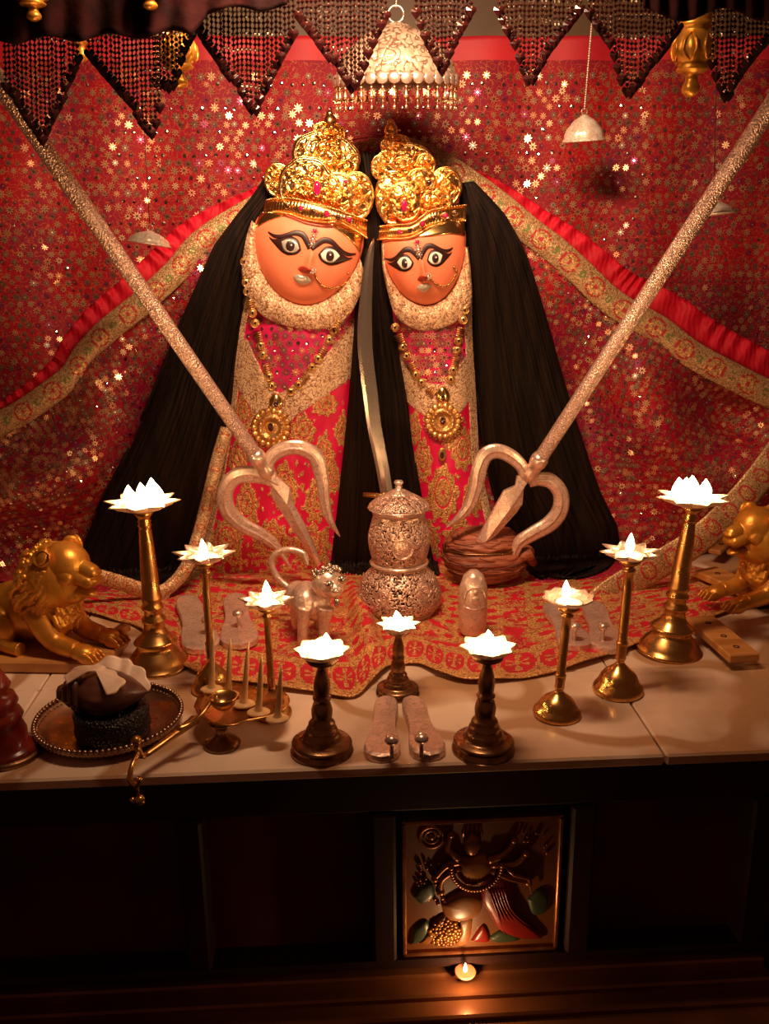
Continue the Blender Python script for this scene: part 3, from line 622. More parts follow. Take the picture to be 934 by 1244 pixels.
c2 = crown(I2[0], [(476, 240, 20, 34, .05, 4, 5, .02), (541, 227, 20, 25, -.1, 6, 7, 0), (488, 197, 36, 22, .2, 4, 7, .04), (492, 245, 20, 24, .15, 16, 6, .04), (511, 221, 18, 17, .1, 15, 6, .03), (480, 176, 18, 12, .2, 3, 6, .04), (528, 246, 22, 14, .25, 14, 4, 0), (461, 203, 10, 15, 0, 6, 3, 0), (517, 200, 12, 14, .0, 8, 3, 0)],
    [(459, 291, 0), (470, 290, 18), (484, 290, 28), (500, 288, 33), (512, 282, 33), (522, 276, 30), (540, 271, 20), (566, 268, 0)],
    [(461, 275, 0), (472, 274, 18), (485, 273, 28), (498, 272, 33), (510, 265, 33), (522, 256, 30), (541, 252, 20), (567, 249, 0)],
    [(491, 250, 30, 3, 6, GEMR), (521, 222, 24, 2.8, 3.2, GEMD), (513, 272, 39, 2.4, 3, GEMR), (485, 282, 34, 2, 2.6, GEMR), (498, 280, 38, 1.8, 2.2, GEMD), (541, 262, 26, 2.8, 2.6, GEMR), (527, 265, 34, 2, 2.4, GEMD), (553, 259, 17, 2, 2.2, GEMD)], (475, 159, 8), 1.745, ((513, 268, 47), (482, 172, 16)))
def forehead_foil(I, pairs):
    fo = [c for c in I[0].children if c.name.startswith('face')][0]
    for up, lo in pairs:
        U = smooth_line([(*p, 0) for p in up], 30); Lw = smooth_line([(*p, 0) for p in lo], 30); b = MB()
        b.grid(lambda u, v: (lambda p: I[1].w(p.x, p.y, 1.6))(U[round(u*29)].lerp(Lw[round(u*29)], v)), 30, 8); b.build('forehead_foil', GOLDP, fo, [('solid', .0006, 0)])
forehead_foil(I1, [([(396, 264), (415, 268), (430, 276), (441, 286)], [(396, 269), (413, 281), (427, 293), (437, 306)]), ([(316, 258), (330, 256), (348, 258)], [(310, 277), (326, 268), (348, 261)])])
forehead_foil(I2, [([(496, 284), (520, 272), (545, 266), (564, 264)], [(496, 288), (520, 287), (545, 284), (565, 286)])])
# necklaces
def necklace(label, I, armL, armR, drop, rosette, extra):
    _, face, dxl, dxr, dd, Y0 = I
    def N(x, y, l=0): return W(x, y, max(dd(x, y)+3, 24 if y < 400 else 0)+l, 1.775)
    root = thing('gold_necklace', label, 'necklace', N(*drop))
    for arm in (armL, armR):
        pts = smooth_line([(x, y, 0) for x, y in arm], 100); tot = sum((pts[i+1]-pts[i]).length for i in range(99)); b = MB(); g = MB(); run = 0; nxt = 0; k = 0
        for i in range(99):
            run += (pts[i+1]-pts[i]).length
            if run < nxt: continue
            p = pts[i]; q = (pts[i+1]-pts[i]).normalized(); n_ = Vector((q.y, -q.x, 0))
            kind = k % 3; k += 1
            if kind == 1:
                for j in range(5): c = p+q*(j*2.5-1); b.tube([N(c.x-n_.x*4.5, c.y-n_.y*4.5, 1), N(c.x, c.y, 2), N(c.x+n_.x*4.5, c.y+n_.y*4.5, 1)], .0013, seg=6)
                nxt = run+14
            else:
                b.ell(N(p.x, p.y, 1), (.0068, .003, .0068)); b.tube([N(p.x+5*math.cos(t), p.y+5*math.sin(t), 1) for t in [i_*PI/6 for i_ in range(13)]], .0011, seg=6)
                g.ell(N(p.x, p.y, 3.4), (.0024, .0014, .0034)); nxt = run+11
            c0 = p
        b.build('strand', EMBG, root); ob = g.build('stone', GEMD, root)
    b = MB(); x, y = drop
    tear = [(x+9*math.sin(t)*(1 if math.cos(t) < 0 else .65+.35*abs(math.sin(t))), y-13*math.cos(t)) for t in [i*2*PI/28 for i in range(28)]]
    b.add([N(a, c, 0) for a, c in tear]+[N(a*.85+x*.15, c*.85+y*.15, 3) for a, c in tear]+[N(x, y, 3.6)], [(i, (i+1) % 28, 28+(i+1) % 28, 28+i) for i in range(28)]+[(28+i, 28+(i+1) % 28, 56) for i in range(28)]+[tuple(range(28))[::-1]])
    pd = b.build('drop_pendant', GOLDP, root); g = MB(); g.ell(N(x, y+1, 4.2), (.0042, .002, .0062)); g.build('stone', GEMD, pd)
    b = MB(); x, y = rosette[:2]; R = rosette[2]
    b.grid(lambda u, v: N(x+R*.86*v*math.cos(u*2*PI), y+R*.86*v*math.sin(u*2*PI), 4+2*math.cos(v*9)), 60, 20, close_u=True)
    for k in range(18):
        a = k*2*PI/18; b.ell(N(x+R*.9*math.cos(a), y+R*.9*math.sin(a), 3), (.0062, .004, .0062)); b.ell(N(x+R*.58*math.cos(a), y+R*.58*math.sin(a), 5.5), .0026, nu=8, nv=6)
    for k in range(36): a = k*2*PI/36; b.ell(N(x+R*1.1*math.cos(a), y+R*1.1*math.sin(a), 2.5), .0018, nu=6, nv=5)
    pr = b.build('rosette_pendant', EMBG, root); g = MB(); g.ell(N(x, y-1, 6.5), (.0052, .0025, .0085)); g.build('stone', GEMD, pr)
    if extra:
        x, y = extra; b = MB(); b.tube([N(x, y-14, 3), N(x, y-9, 3)], .001, seg=6); b.ell(N(x, y, 3), (.0085, .003, .014)); pe = b.build('lower_drop', EMBG, root); g = MB(); g.ell(N(x, y+1, 5), (.004, .002, .007)); g.build('stone', GEMD, pe)
EMBG = mat('antique_gold', (.85, .50, .20), (.7, .36, .11), 80, metal=.85, rough=.32, bumps=[('voro', 500, .4, .001)])
necklace('long gold necklace with rosette pendant on the larger left idol', I1, [(297, 318), (300, 350), (309, 390), (319, 430), (328, 462), (334, 480)], [(431, 345), (422, 370), (404, 405), (385, 438), (365, 465), (350, 478)], (335, 490), (329, 520, 23), None)
necklace('long gold necklace with rosette and lower drop on the smaller right idol', I2, [(480, 398), (488, 418), (497, 440), (508, 460), (522, 474)], [(566, 352), (564, 380), (558, 410), (553, 440), (546, 468)], (538, 482), (538, 512, 21), (537, 552))
# ------------------------------------------------------------------ sword
sw = thing('curved_sword', 'bare curved steel sword standing point up between the two idols', 'sword', P(468, 640, 1.70))
cl = smooth_line([(454, 289, 0), (448, 320, 0), (444, 370, 0), (443, 410, 0), (445, 440, 0), (450, 480, 0), (455, 520, 0), (463, 560, 0), (470, 600, 0)], 60)
wd = [(0, .4), (.08, 8), (.2, 14), (.35, 18), (.6, 18), (1, 15)]
b = MB(); ring = []
for i, p in enumerate(cl):
    u = i/59; w_ = interp(wd, u)/2; q = (cl[min(i+1, 59)]-cl[max(i-1, 0)]).normalized(); n_ = Vector((-q.y, q.x, 0)); Y = 1.665-.02*u
    def WW(o, dy): c = p+n_*o; return P(c.x, c.y, Y+dy)
    ring += [WW(-w_, 0), WW(-w_*.15, -.0035), WW(w_*.55, -.003), WW(w_, 0), WW(0, .003)]
b.add(ring, [(i*5+k, i*5+(k+1) % 5, (i+1)*5+(k+1) % 5, (i+1)*5+k) for i in range(59) for k in range(5)]+[(0, 1, 2, 3, 4), tuple(295+k for k in range(5))], 0, False)
b.build('blade', STEEL, sw)
b = MB(); e = P(470, 600, 1.645); b.tube([e+Vector((-.045, 0, 0)), e+Vector((0, -.004, -.004)), e+Vector((.045, 0, 0))], [.004, .007, .004]); b.build('crossguard', BRASS, sw)
b = MB(); b.tube([e, e+Vector((.01, 0, -.05)), e+Vector((.018, 0, -.10))], [.011, .013, .010]); b.ell(e+Vector((.020, 0, -.11)), .016); b.build('hilt', BRASS, sw)
# ------------------------------------------------------------------ tridents
def trident(label, rod, hookA, hookB, blade, Yt, Yrod_top, knot):
    (xa, ya), (xb, yb) = rod
    def PY(x, y): return P(x, y, interp([(150, Yt+.0-.20), (540, Yt), (700, Yt+.035)], y))
    root = thing('trident', label, 'trident', PY(*blade[-1] if False else blade[3]))
    A = P(xa, ya, Yrod_top); B = PY(xb, yb)
    b = MB(); n = 24; b.tube([A.lerp(B, i/(n-1)) for i in range(n)], .0128, seg=20); b.build('shaft', SHAFT, root)
    b = MB(); D = (A-B).normalized(); 
    for t, r in ((-.012, .0125), (-.004, .016), (.006, .0168), (.014, .0135), (.024, .0165), (.032, .0132)): pass
    b.tube([B+D*t for t in (-.02, -.01, 0, .008, .016, .024, .034, .044)], [.010, .0155, .0165, .0135, .0135, .0162, .0165, .0130], seg=20); b.build('collar', SILVER, root)
    def hook(pts, wds):
        n = 60; cl = smooth_line([(x, y, 0) for x, y in pts], n); b = MB(); vs = []
        for i, p in enumerate(cl):
            q = (cl[min(i+1, n-1)]-cl[max(i-1, 0)]).normalized(); m = Vector((-q.y, q.x, 0)); w_ = interp(wds, i/(n-1))/2
            for o, dy in ((-1, -.003), (-.75, -.0065), (-.15, -.0075), (.1, -.0095), (.75, -.0065), (1, -.003), (1, .004), (-1, .004)):
                c = p+m*w_*o; v = PY(c.x, c.y); vs.append(v+Vector((0, dy*min(1, w_/4), 0)))
        b.add(vs, [(i*8+k, i*8+(k+1) % 8, (i+1)*8+(k+1) % 8, (i+1)*8+k) for i in range(n-1) for k in range(8)]+[tuple(range(8))[::-1], tuple((n-1)*8+k for k in range(8))], 0, False)
        b.build('side_prong', SILVERE, root)
    hook(*hookA); hook(*hookB)
    b = MB(); c0 = PY(*knot[0]); outl = [PY(*p) for p in blade]; n = len(outl); ctr = [PY(lerp(knot[0][0], knot[1][0], t), lerp(knot[0][1], knot[1][1], t))+Vector((0, -.013, 0)) for t in (.25, .9)]
    fr = [v+Vector((0, -.004, 0)) for v in outl]; bk_ = [v+Vector((0, .005, 0)) for v in outl]
    vs = fr+bk_+ctr; fs = [(i, n+i, n+(i+1) % n, (i+1) % n) for i in range(n)]+[tuple(range(2*n-1, n-1, -1))]
    for i in range(n):
        j = (i+1) % n; ci = 2*n+(0 if (outl[i]-ctr[0]).length < (outl[i]-ctr[1]).length else 1); cj = 2*n+(0 if (outl[j]-ctr[0]).length < (outl[j]-ctr[1]).length else 1)
        fs.append((j, i, ci)) if ci == cj else fs.extend([(j, i, ci), (j, ci, cj)])
    b.add(vs, fs, 0, False); b.build('centre_blade', SILVERE, root)
    return root
trident('silver trident with engraved curled prongs, leaning from the top left', ((-12, 84), (322, 570)),
    ([(330, 582), (325, 566), (333, 552), (350, 544), (368, 545), (384, 556), (391, 580), (394, 606), (400, 630), (413, 652)], [(0, 15), (.2, 17), (.6, 18), (.85, 12), (1, 1)]),
    ([(338, 588), (322, 580), (303, 576), (285, 580), (274, 596), (276, 618), (292, 636), (318, 650), (336, 664), (352, 688)], [(0, 12), (.2, 20), (.6, 19), (.85, 13), (1, 2)]),
    [(318, 572), (329, 592), (332, 606), (356, 644), (386, 688), (390, 684), (372, 640), (356, 612), (352, 592), (336, 578)], 1.60, 1.33, ((338, 590), (382, 672)))
trident('silver trident with engraved curled prongs, leaning from the top right', ((950, 108), (645, 574)),
    ([(640, 582), (633, 566), (620, 554), (604, 548), (590, 553), (582, 570), (578, 592), (570, 614), (558, 628), (542, 641)], [(0, 14), (.2, 17), (.6, 18), (.85, 11), (1, 1)]),
    ([(642, 586), (655, 582), (670, 585), (681, 600), (680, 620), (668, 636), (648, 648), (630, 660), (622, 680)], [(0, 12), (.2, 18), (.6, 19), (.85, 15), (1, 10)]),
    [(648, 574), (636, 588), (634, 612), (627, 622), (600, 652), (576, 672), (572, 668), (594, 628), (612, 596), (626, 590), (628, 578)], 1.60, 1.33, ((630, 600), (584, 662)))
# ------------------------------------------------------------------ pot
pc = G(485, 730); pc.y = 1.53; pc = Vector((P(485, 700, 1.53).x, 1.53, .004))
zt = P(485, 583, 1.53).z; sc = 1.53*1.03/F
pot = thing('filigree_pot', 'two tiered pierced silver pot with domed lid on the brocade', 'pot', pc)
def zz(y): return P(485, y, 1.53-.0).z
def pierced(prof, ph, thr=.0, seg=220, rows=70):
    b = MB(); L = smooth_line([(r, z, 0) for r, z in prof], rows); pr = [(p.x, p.y) for p in L]
    def cull(i, k):
        z = pr[i][1]; a = 2*PI*k/seg; 
        for (am, zm, rm) in ph:
            da = (a-am+PI) % (2*PI)-PI; r = math.hypot(da*pr[i][0], z-zm)
            if r < rm+.002: return False
        if i < 6 or i > rows-8: return False
        q = Vector((math.cos(a)*11, math.sin(a)*11, z*170)); w1 = noise.noise(q*1.0)
        return abs(noise.noise(q*1.7+Vector((w1, 3, 1))*1.3)) < .115
    b.lathe(pr, pc*0+Vector((pc.x, pc.y, 0)), seg, cull=cull); return b
FA = -PI/2
zb = .008; z1 = zz(684)+.0; zn = zz(683); zl = zz(622)
R1, R2 = 53*sc, 38*sc
h1 = z1-zb
b = pierced([(R1*.80, zb), (R1*.96, zb+h1*.12), (R1, zb+h1*.28), (R1*.97, zb+h1*.45), (R1*.84, zb+h1*.72), (R1*.66, zb+h1*.9), (R1*.56, z1)], [(FA-.5, zb+h1*.52, .0125), (FA+.62, zb+h1*.6, .0125)])
b.build('lower_bowl', SILVERF, pot, [('solid', .0022, -1)])
h2 = zl-z1
b = pierced([(R2*.74, z1+.001), (R2*.90, z1+h2*.12), (R2*1.0, z1+h2*.38), (R2*1.0, z1+h2*.58), (R2*.90, z1+h2*.82), (R2*.80, zl)], [(FA+.05, z1+h2*.46, .0175)], rows=60)
b.build('upper_bowl', SILVERF, pot, [('solid', .0022, -1)])
P0 = Vector((pc.x, pc.y, 0)); b = MB()
b.lathe([(R1*.60, z1-.004), (R2*.95, z1+.000), (R2*.98, z1+.003), (R2*.93, z1+.006), (R2*.5, z1+.006)], P0, 60); b.build('waist_ring', SILVER, pot); b = MB(); b.lathe([(R1*.5, zb-.003), (R1*.84, zb-.003), (R1*.86, zb+.001), (R1*.8, zb+.005), (R1*.5, zb+.005)], P0, 60); b.build('foot_ring', SILVER, pot); b = MB()
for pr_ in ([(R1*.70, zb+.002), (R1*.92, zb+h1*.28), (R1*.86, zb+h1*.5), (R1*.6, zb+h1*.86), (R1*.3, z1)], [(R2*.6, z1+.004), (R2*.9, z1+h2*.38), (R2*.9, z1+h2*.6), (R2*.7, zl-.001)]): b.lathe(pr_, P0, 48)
b.build('shade_liner', KOHL, pot); b = MB()  # black liner added so the pierced holes look dark inside
b.lathe([(R2*.6, zl-.002), (R2*.86, zl-.002), (R2*.78, zl+.006), (R2*.8, zl+.012), (R2*.5, zl+.012)], P0, 60); b.build('neck_ring', SILVER, pot)
lh = zt-zl
b = pierced([(R2*.92, zl+lh*.14), (R2*.98, zl+lh*.20), (R2*.9, zl+lh*.30), (R2*.66, zl+lh*.46), (R2*.36, zl+lh*.60), (R2*.24, zl+lh*.68)], [], rows=34)
ld = b.build('lid', SILVERF, pot, [('solid', .0018, -1)])
b = MB(); b.lathe([(R2*.9, zl+lh*.10), (R2*1.0, zl+lh*.14), (R2*.99, zl+lh*.18), (R2*.88, zl+lh*.19)], P0, 60, rfn=lambda a, z: 1+.02*math.cos(a*24))
b.lathe([(R2*.42, zl+lh*.55), (R2*.34, zl+lh*.62), (R2*.16, zl+lh*.70), (R2*.09, zl+lh*.76), (R2*.13, zl+lh*.80), (R2*.08, zl+lh*.83), (R2*.13, zl+lh*.87), (R2*.16, zl+lh*.92), (R2*.12, zl+lh*.98), (.0003, zl+lh*1.0)], P0, 40, rfn=lambda a, z: 1+(.08*math.cos(a*12) if z < zl+lh*.7 else 0)); b.build('lid_knob', SILVER, ld)
def medallion(am, zm, rm, Rr, glyph):
    b = MB(); rv = Vector((math.cos(am), math.sin(am), 0)); t = Vector((-math.sin(am), math.cos(am), 0)); o = P0+rv*(Rr+.0032)+Vector((0, 0, zm))
    def q(x, y, d=0): return o+t*x+Vector((0, 0, y))-rv*(x*x+y*y*.6)/(2*Rr)*1.0+rv*d
    b.tube([q(rm*math.cos(a), rm*math.sin(a), .001) for a in [i*PI/16 for i in range(33)]], .0013, seg=8)
    b.tube([q(rm*.86*math.cos(a), rm*.86*math.sin(a), .0005) for a in [i*PI/16 for i in range(33)]], .0006, seg=6)
    s = rm
    if glyph == 't':
        b.tube([q(0, -.75*s), q(0, .6*s)], .0010, seg=6)
        for sg in (-1, 1): b.tube([q(0, -.1*s), q(sg*.25*s, -.08*s), q(sg*.42*s, .1*s), q(sg*.36*s, .3*s), q(sg*.42*s, .5*s)], .001, seg=6); b.tube([q(sg*.15*s, -.7*s), q(sg*.4*s, -.45*s), q(sg*.6*s, -.35*s)], .0007, seg=6)
    else:
        b.tube(smooth_line([q(-.5*s, .4*s), q(-.2*s, .5*s), q(-.05*s, .3*s), q(-.25*s, .08*s), q(0, -.15*s), q(-.2*s, -.42*s), q(-.55*s, -.3*s)], 20), .0009, seg=6)
        b.tube(smooth_line([q(-.2*s, .06*s), q(.15*s, .05*s), q(.35*s, .25*s), q(.55*s, .1*s), q(.45*s, -.2*s), q(.2*s, -.15*s)], 16), .0009, seg=6)
        b.tube(smooth_line([q(.1*s, .6*s), q(.3*s, .48*s), q(.5*s, .6*s)], 8), .0007, seg=6); b.ell(q(.3*s, .72*s), .0011, nu=8, nv=6)
    b.build('medallion', SILVER, pot)
medallion(FA+.05, z1+h2*.46, .0175, R2*1.0, 't'); medallion(FA-.5, zb+h1*.52, .0125, R1*.93, 'o'); medallion(FA+.62, zb+h1*.6, .0125, R1*.90, 'o')
# ------------------------------------------------------------------ ghee lamps
LIGHTS = []
def star_plate(b, c, R, depth, n=8, mi=0, pw=.36, cup=.5):
    def fn(u, v):
        a = u*2*PI; s = abs(((a*n/(2*PI)) % 1)*2-1)**1.25; k = 1 if v < .5 else 1-((v-.5)/.5)*pw*(1-s)
        r = R*v*k; z = depth*(v**2.2 if v < .6 else .325+(v-.6)*1.25)+(.10*depth*s if v > .8 else 0)
        return c+Vector((r*math.cos(a), r*math.sin(a), z))
    b.grid(fn, 160 if n == 10 else 128, 22, close_u=True)
def lamp(label, group, base, top, Rb, Rp, prof, pmat, platemat, flames, depth, name='oil_lamp', pw=.36, power=.4, n=8):
    g = G(*base); tp = P(top[0], top[1], g.y); Hh = tp.z; lean = tp.x-g.x
    root = thing(name, label, 'oil lamp', g, group)
    M = rotm('Y', math.atan2(lean, Hh)); c = Vector(g)
    hp = Hh-depth*.6
    b = MB(); b.lathe([(r*Rb, z*hp if not isinstance(z, tuple) else z[0]) for r, z in prof], c, 48, M=M); b.build('stand', pmat, root)
    top_c = c+M@Vector((0, 0, hp))
    b = MB(); star_plate(b, top_c, Rp, depth, pw=pw, n=n); pl = b.build('plate', platemat, root, [('solid', .0016, 0)])
    b = MB(); rr = Rp*.56; b.lathe([(rr, depth*.36), (rr*.8, depth*.40), (.0005, depth*.42)], top_c, 36, rfn=lambda a, z: 1+.05*math.cos(3*a+1)); b.build('ghee', WAXM, pl)
    FW = .62 if len(flames) == 1 else .9
    for (fx, fy, fh) in flames:
        f0 = top_c+Vector((fx*Rp, fy*Rp, depth*.42)); s = fh*(1.0 if len(flames) > 4 else 1.25)
        b = MB(); b.tube([f0-Vector((0, 0, .001)), f0+Vector((.0006, 0, s*.3))], .0011, seg=6); wk = b.build('wick', WICK, pl)
        wob = random.uniform(-.12, .12)
        b = MB(); pr = [(.0004, 0), (.20*s, .05*s), (.30*s, .18*s), (.33*s, .32*s), (.31*s, .46*s), (.25*s, .62*s), (.16*s, .78*s), (.08*s, .91*s), (.0003, 1.0*s)]
        b.lathe(pr, f0+Vector((0, 0, s*.04)), 20, M=rotm('Y', wob), rfn=lambda a, z: FW*(1+.10*math.sin(a*2+z*90))); fl = b.build('flame', FLAME, pl)
        LIGHTS.append((f0+Vector((0, 0, s*.75)), power, .008))
    return root
TALL = [(1, 0), (1.0, .014), (.97, .022), (.90, .03), (.86, .05), (.74, .085), (.60, .12), (.50, .15), (.62, .155), (.66, .165), (.60, .18), (.42, .21), (.32, .25), (.30, .29), (.36, .30), (.36, .315), (.28, .33), (.26, .37), (.33, .38), (.33, .395), (.27, .41), (.31, .44), (.31, .455), (.27, .47), (.255, .6), (.22, .75), (.18, .88), (.17, .895), (.21, .905), (.17, .918), (.2, .93), (.16, .945), (.2, .96), (.3, .985), (.2, 1.0)]
MID = [(1, 0), (1.03, .015), (1.02, .035), (.96, .055), (.86, .075), (.80, .10), (.74, .125), (.62, .155), (.44, .18), (.28, .205), (.17, .225), (.15, .24), (.20, .25), (.22, .265), (.20, .28), (.22, .36), (.21, .37), (.235, .375), (.22, .385), (.19, .40), (.185, .8), (.18, .90), (.26, .915), (.27, .925), (.17, .935), (.2, .95), (.42, .975), (.5, 1.0)]
FRONT = [(1, 0), (1.02, .012), (1.0, .03), (.93, .05), (.90, .075), (.96, .085), (.97, .10), (.90, .115), (.74, .13), (.60, .145), (.62, .175), (.56, .20), (.48, .215), (.51, .24), (.47, .265), (.40, .28), (.43, .31), (.38, .335), (.30, .35), (.33, .40), (.34, .46), (.28, .53), (.23, .56), (.29, .575), (.30, .59), (.22, .605), (.25, .65), (.27, .72), (.23, .80), (.16, .88), (.14, .92), (.3, .95), (.46, .975), (.5, 1.0)]
lamp('tallest brass lamp at left beside the lion, five flames blazing', 'tall many-flamed lamps', (192, 808), (173, 612), .052, .058, TALL, BRASS, PALEB, [(-.34, .1, .030), (.1, -.1, .026), (.38, .12, .034), (.2, .42, .036), (-.05, .35, .030), (.30, -.2, .024)], .016, power=.8)
lamp('tallest brass lamp at right beside the wooden stool, five flames blazing', 'tall many-flamed lamps', (812, 790), (842, 606), .054, .058, TALL, BRASS, PALEB, [(-.34, .1, .036), (.1, -.1, .026), (.38, .12, .032), (.15, .42, .034), (-.12, .35, .032), (-.25, -.2, .024)], .016, power=.8)
lamp('slender brass lamp with star plate just right of the tall left lamp', 'slender brass lamps', (258, 838), (248, 674), .030, .046, MID, BRASS, SILVER, [(0, 0, .021)], .016, pw=.42, power=.26)
lamp('slender brass lamp with star plate behind the row of thin candles', 'slender brass lamps', (332, 868), (323, 730), .026, .038, MID, BRASS, SILVER, [(.05, .1, .024)], .015, pw=.36, power=.26)
lamp('slender brass lamp with star plate just left of the tall right lamp', 'slender brass lamps', (750, 840), (766, 672), .036, .045, MID, BRASS, SILVER, [(0, .1, .024)], .014, pw=.42, power=.26)
lamp('slender brass lamp with rounded dish, nearest right of the ringed front lamps', 'slender brass lamps', (676, 868), (691, 728), .033, .036, MID, BRASS, SILVER, [(-.05, .1, .023)], .017, pw=.10, power=.28, n=10)
lamp('ringed dark brass lamp blazing at the front, left of the silver sandals', 'ringed front lamps', (391, 912), (391, 792), .041, .036, FRONT, BRASSD, PALEB, [(.15, .2, .020), (-.3, .1, .014), (.35, -.1, .014)], .017, pw=.18, power=.42)
lamp('smaller ringed lamp blazing at centre in front of the filigree pot', 'ringed front lamps', (483, 842), (484, 760), .032, .034, FRONT, BRASSD, SILVER, [(0, .2, .018), (.3, 0, .013), (-.3, 0, .013)], .015, pw=.34, power=.42)
lamp('ringed dark brass lamp blazing at the front, right of the silver sandals', 'ringed front lamps', (587, 910), (593, 788), .041, .037, FRONT, BRASSD, PALEB, [(.1, .2, .020), (-.3, .1, .014), (.3, -.1, .015)], .017, pw=.22, power=.42)
# small flame at the altar foot
g = G(565, 1186, -.362)
dy = thing('clay_diya', 'tiny clay lamp burning on the ledge below the relief panel', 'oil lamp', g)
b = MB(); b.lathe([(.007, 0), (.013, .004), (.016, .009), (.014, .009), (.008, .004), (.0005, .003)], g, 24); b.build('cup', CLAY, dy)
b = MB(); b.lathe([(.0004, 0), (.0026, .003), (.0030, .006), (.0018, .011), (.0002, .016)], g+Vector((0, 0, .007)), 12); b.build('flame', FLAME, dy)
LIGHTS.append((g+Vector((0, -.024, .018)), .50, .004))
# ------------------------------------------------------------------ silver sandals
def sandal(label, heel, toe, wpx, knobp, z0, knobs=1, grp=None, matx=SILVERE, scal=0):
    A = G(*heel, z0); Bt = G(*toe, z0); ax = (Bt-A); Ln = ax.length; ax.normalize(); sd = Vector((-ax.y, ax.x, 0)); w_ = wpx
    root = thing('silver_sandal', label, 'sandal', A.lerp(Bt, .5), grp)
    n = 48; half = [(0, .0), (.03, .42), (.10, .62), (.22, .70), (.38, .62), (.55, .64), (.72, .86), (.85, .96), (.94, .80), (.985, .45), (1, .0)]
    def outline(k, off=0):
        pts = []
        for i in range(n): 
            t = i/(n-1); w = interp(half, t)*w_/2*k*(1+scal*abs(math.sin(t*30))); pts.append((t, w))
        return pts
    o = outline(1); vs = [A+ax*(lerp(.5, t, 1)*Ln)+sd*w for t, w in o]+[A+ax*(t*Ln)-sd*w for t, w in reversed(o[1:-1])]
    low = [v+Vector((0, 0, .001)) for v in vs]; top = [v+Vector((0, 0, .010)) for v in vs]; inn = [A.lerp(Bt, .5)+(v-A.lerp(Bt, .5))*.94+Vector((0, 0, .012)) for v in vs]
    b = MB(); m = len(vs); ctr = A.lerp(Bt, .5)+Vector((0, 0, .0115))
    b.add(low+top+inn, [(i, (i+1) % m, m+(i+1) % m, m+i) for i in range(m)]+[(m+i, m+(i+1) % m, 2*m+(i+1) % m, 2*m+i) for i in range(m)]+[tuple(range(m))[::-1], tuple(range(2*m, 3*m))], 0, False)
    b.build('sole', matx, root)
    K = G(*knobp, z0+.012); b = MB(); b.lathe([(.004, 0), (.0028, .003), (.0026, .018), (.004, .020), (.0085, .022), (.0095, .025), (.008, .029), (.004, .031), (.0004, .032)], K, 20); b.build('toe_knob', SILVER, root)
sandal('silver toe-knob sandal at front edge, left one between the ringed lamps', (470, 852), (463, 928), .050, (476, 920), 0, grp=None)
sandal('silver toe-knob sandal at front edge, right one between the ringed lamps', (499, 852), (523, 926), .050, (512, 918), 0)
sandal('flat silver sandal on the brocade, left one behind the short slender lamp', (668, 738), (704, 792), .058, (698, 778), .008, scal=.03)
sandal('flat silver sandal on the brocade, right one behind the slender right lamp', (718, 736), (742, 796), .062, (732, 778), .008, scal=.03)
sandal('engraved silver sandal lying left of the slender left lamp on brocade', (226, 728), (248, 796), .064, (252, 770), .008, scal=.04)
sandal('engraved silver sandal lying between the two slender left lamps', (286, 726), (292, 790), .066, (290, 762), .008, scal=.04)
# ------------------------------------------------------------------ coir bundle
c = P(590, 700, 1.64); bn = thing('coir_bundle', 'brown fibre bundle tied with a band beneath the right trident', 'bundle', Vector((c.x, 1.64, .008)))
b = MB(); cx, cy_ = c.x, 1.66
def bund(u, v):
    a = u*2*PI; ph = -PI/2+PI*v; r = math.cos(ph)**.7; rx = .083*(1+.04*noise.noise(Vector((math.cos(a)*3, v*3, 1)))); z = .062+.055*math.sin(ph)
    k = 1-.10*math.exp(-((v-.60)/.05)**2); w = .0016*math.sin(v*70+6*noise.noise(Vector((math.cos(a)*2, math.sin(a)*2, v*2))))
    return Vector((cx+(rx*r*k+w)*math.cos(a)+.004*math.sin(z*60), cy_+(.058*r*k+w)*math.sin(a), z))
b.grid(bund, 140, 80, close_u=True)
for k in range(70):
    a = random.uniform(PI, 2*PI); v = random.uniform(.2, .9); da = random.uniform(.3, .9); dv = random.uniform(-.06, .06); pts = []
    for t in (0, .25, .5, .75, 1): q = bund(((a+da*t)/(2*PI)) % 1, v+dv*t); pts.append(q+(q-Vector((cx, cy_, .06))).normalized()*.0012)
    b.tube(pts, .0009, seg=4)
b.build('fibre', FIBRE, bn)
b = MB(); pts = [bund(i/48, .60)+Vector((0, 0, 0)) for i in range(49)]; pts = [Vector((cx, cy_, p.z))+(p-Vector((cx, cy_, p.z)))*1.05 for p in pts]; b.tube(pts, .0028, seg=8); b.build('band', BRASSD, bn)
b = MB(); b.ell(P(637, 672, 1.66), (.020, .018, .018)); b.tube([P(625, 680, 1.64), P(640, 672, 1.63), P(648, 684, 1.66)], [.012, .013, .008]); b.build('end_knot', FIBRE, bn)
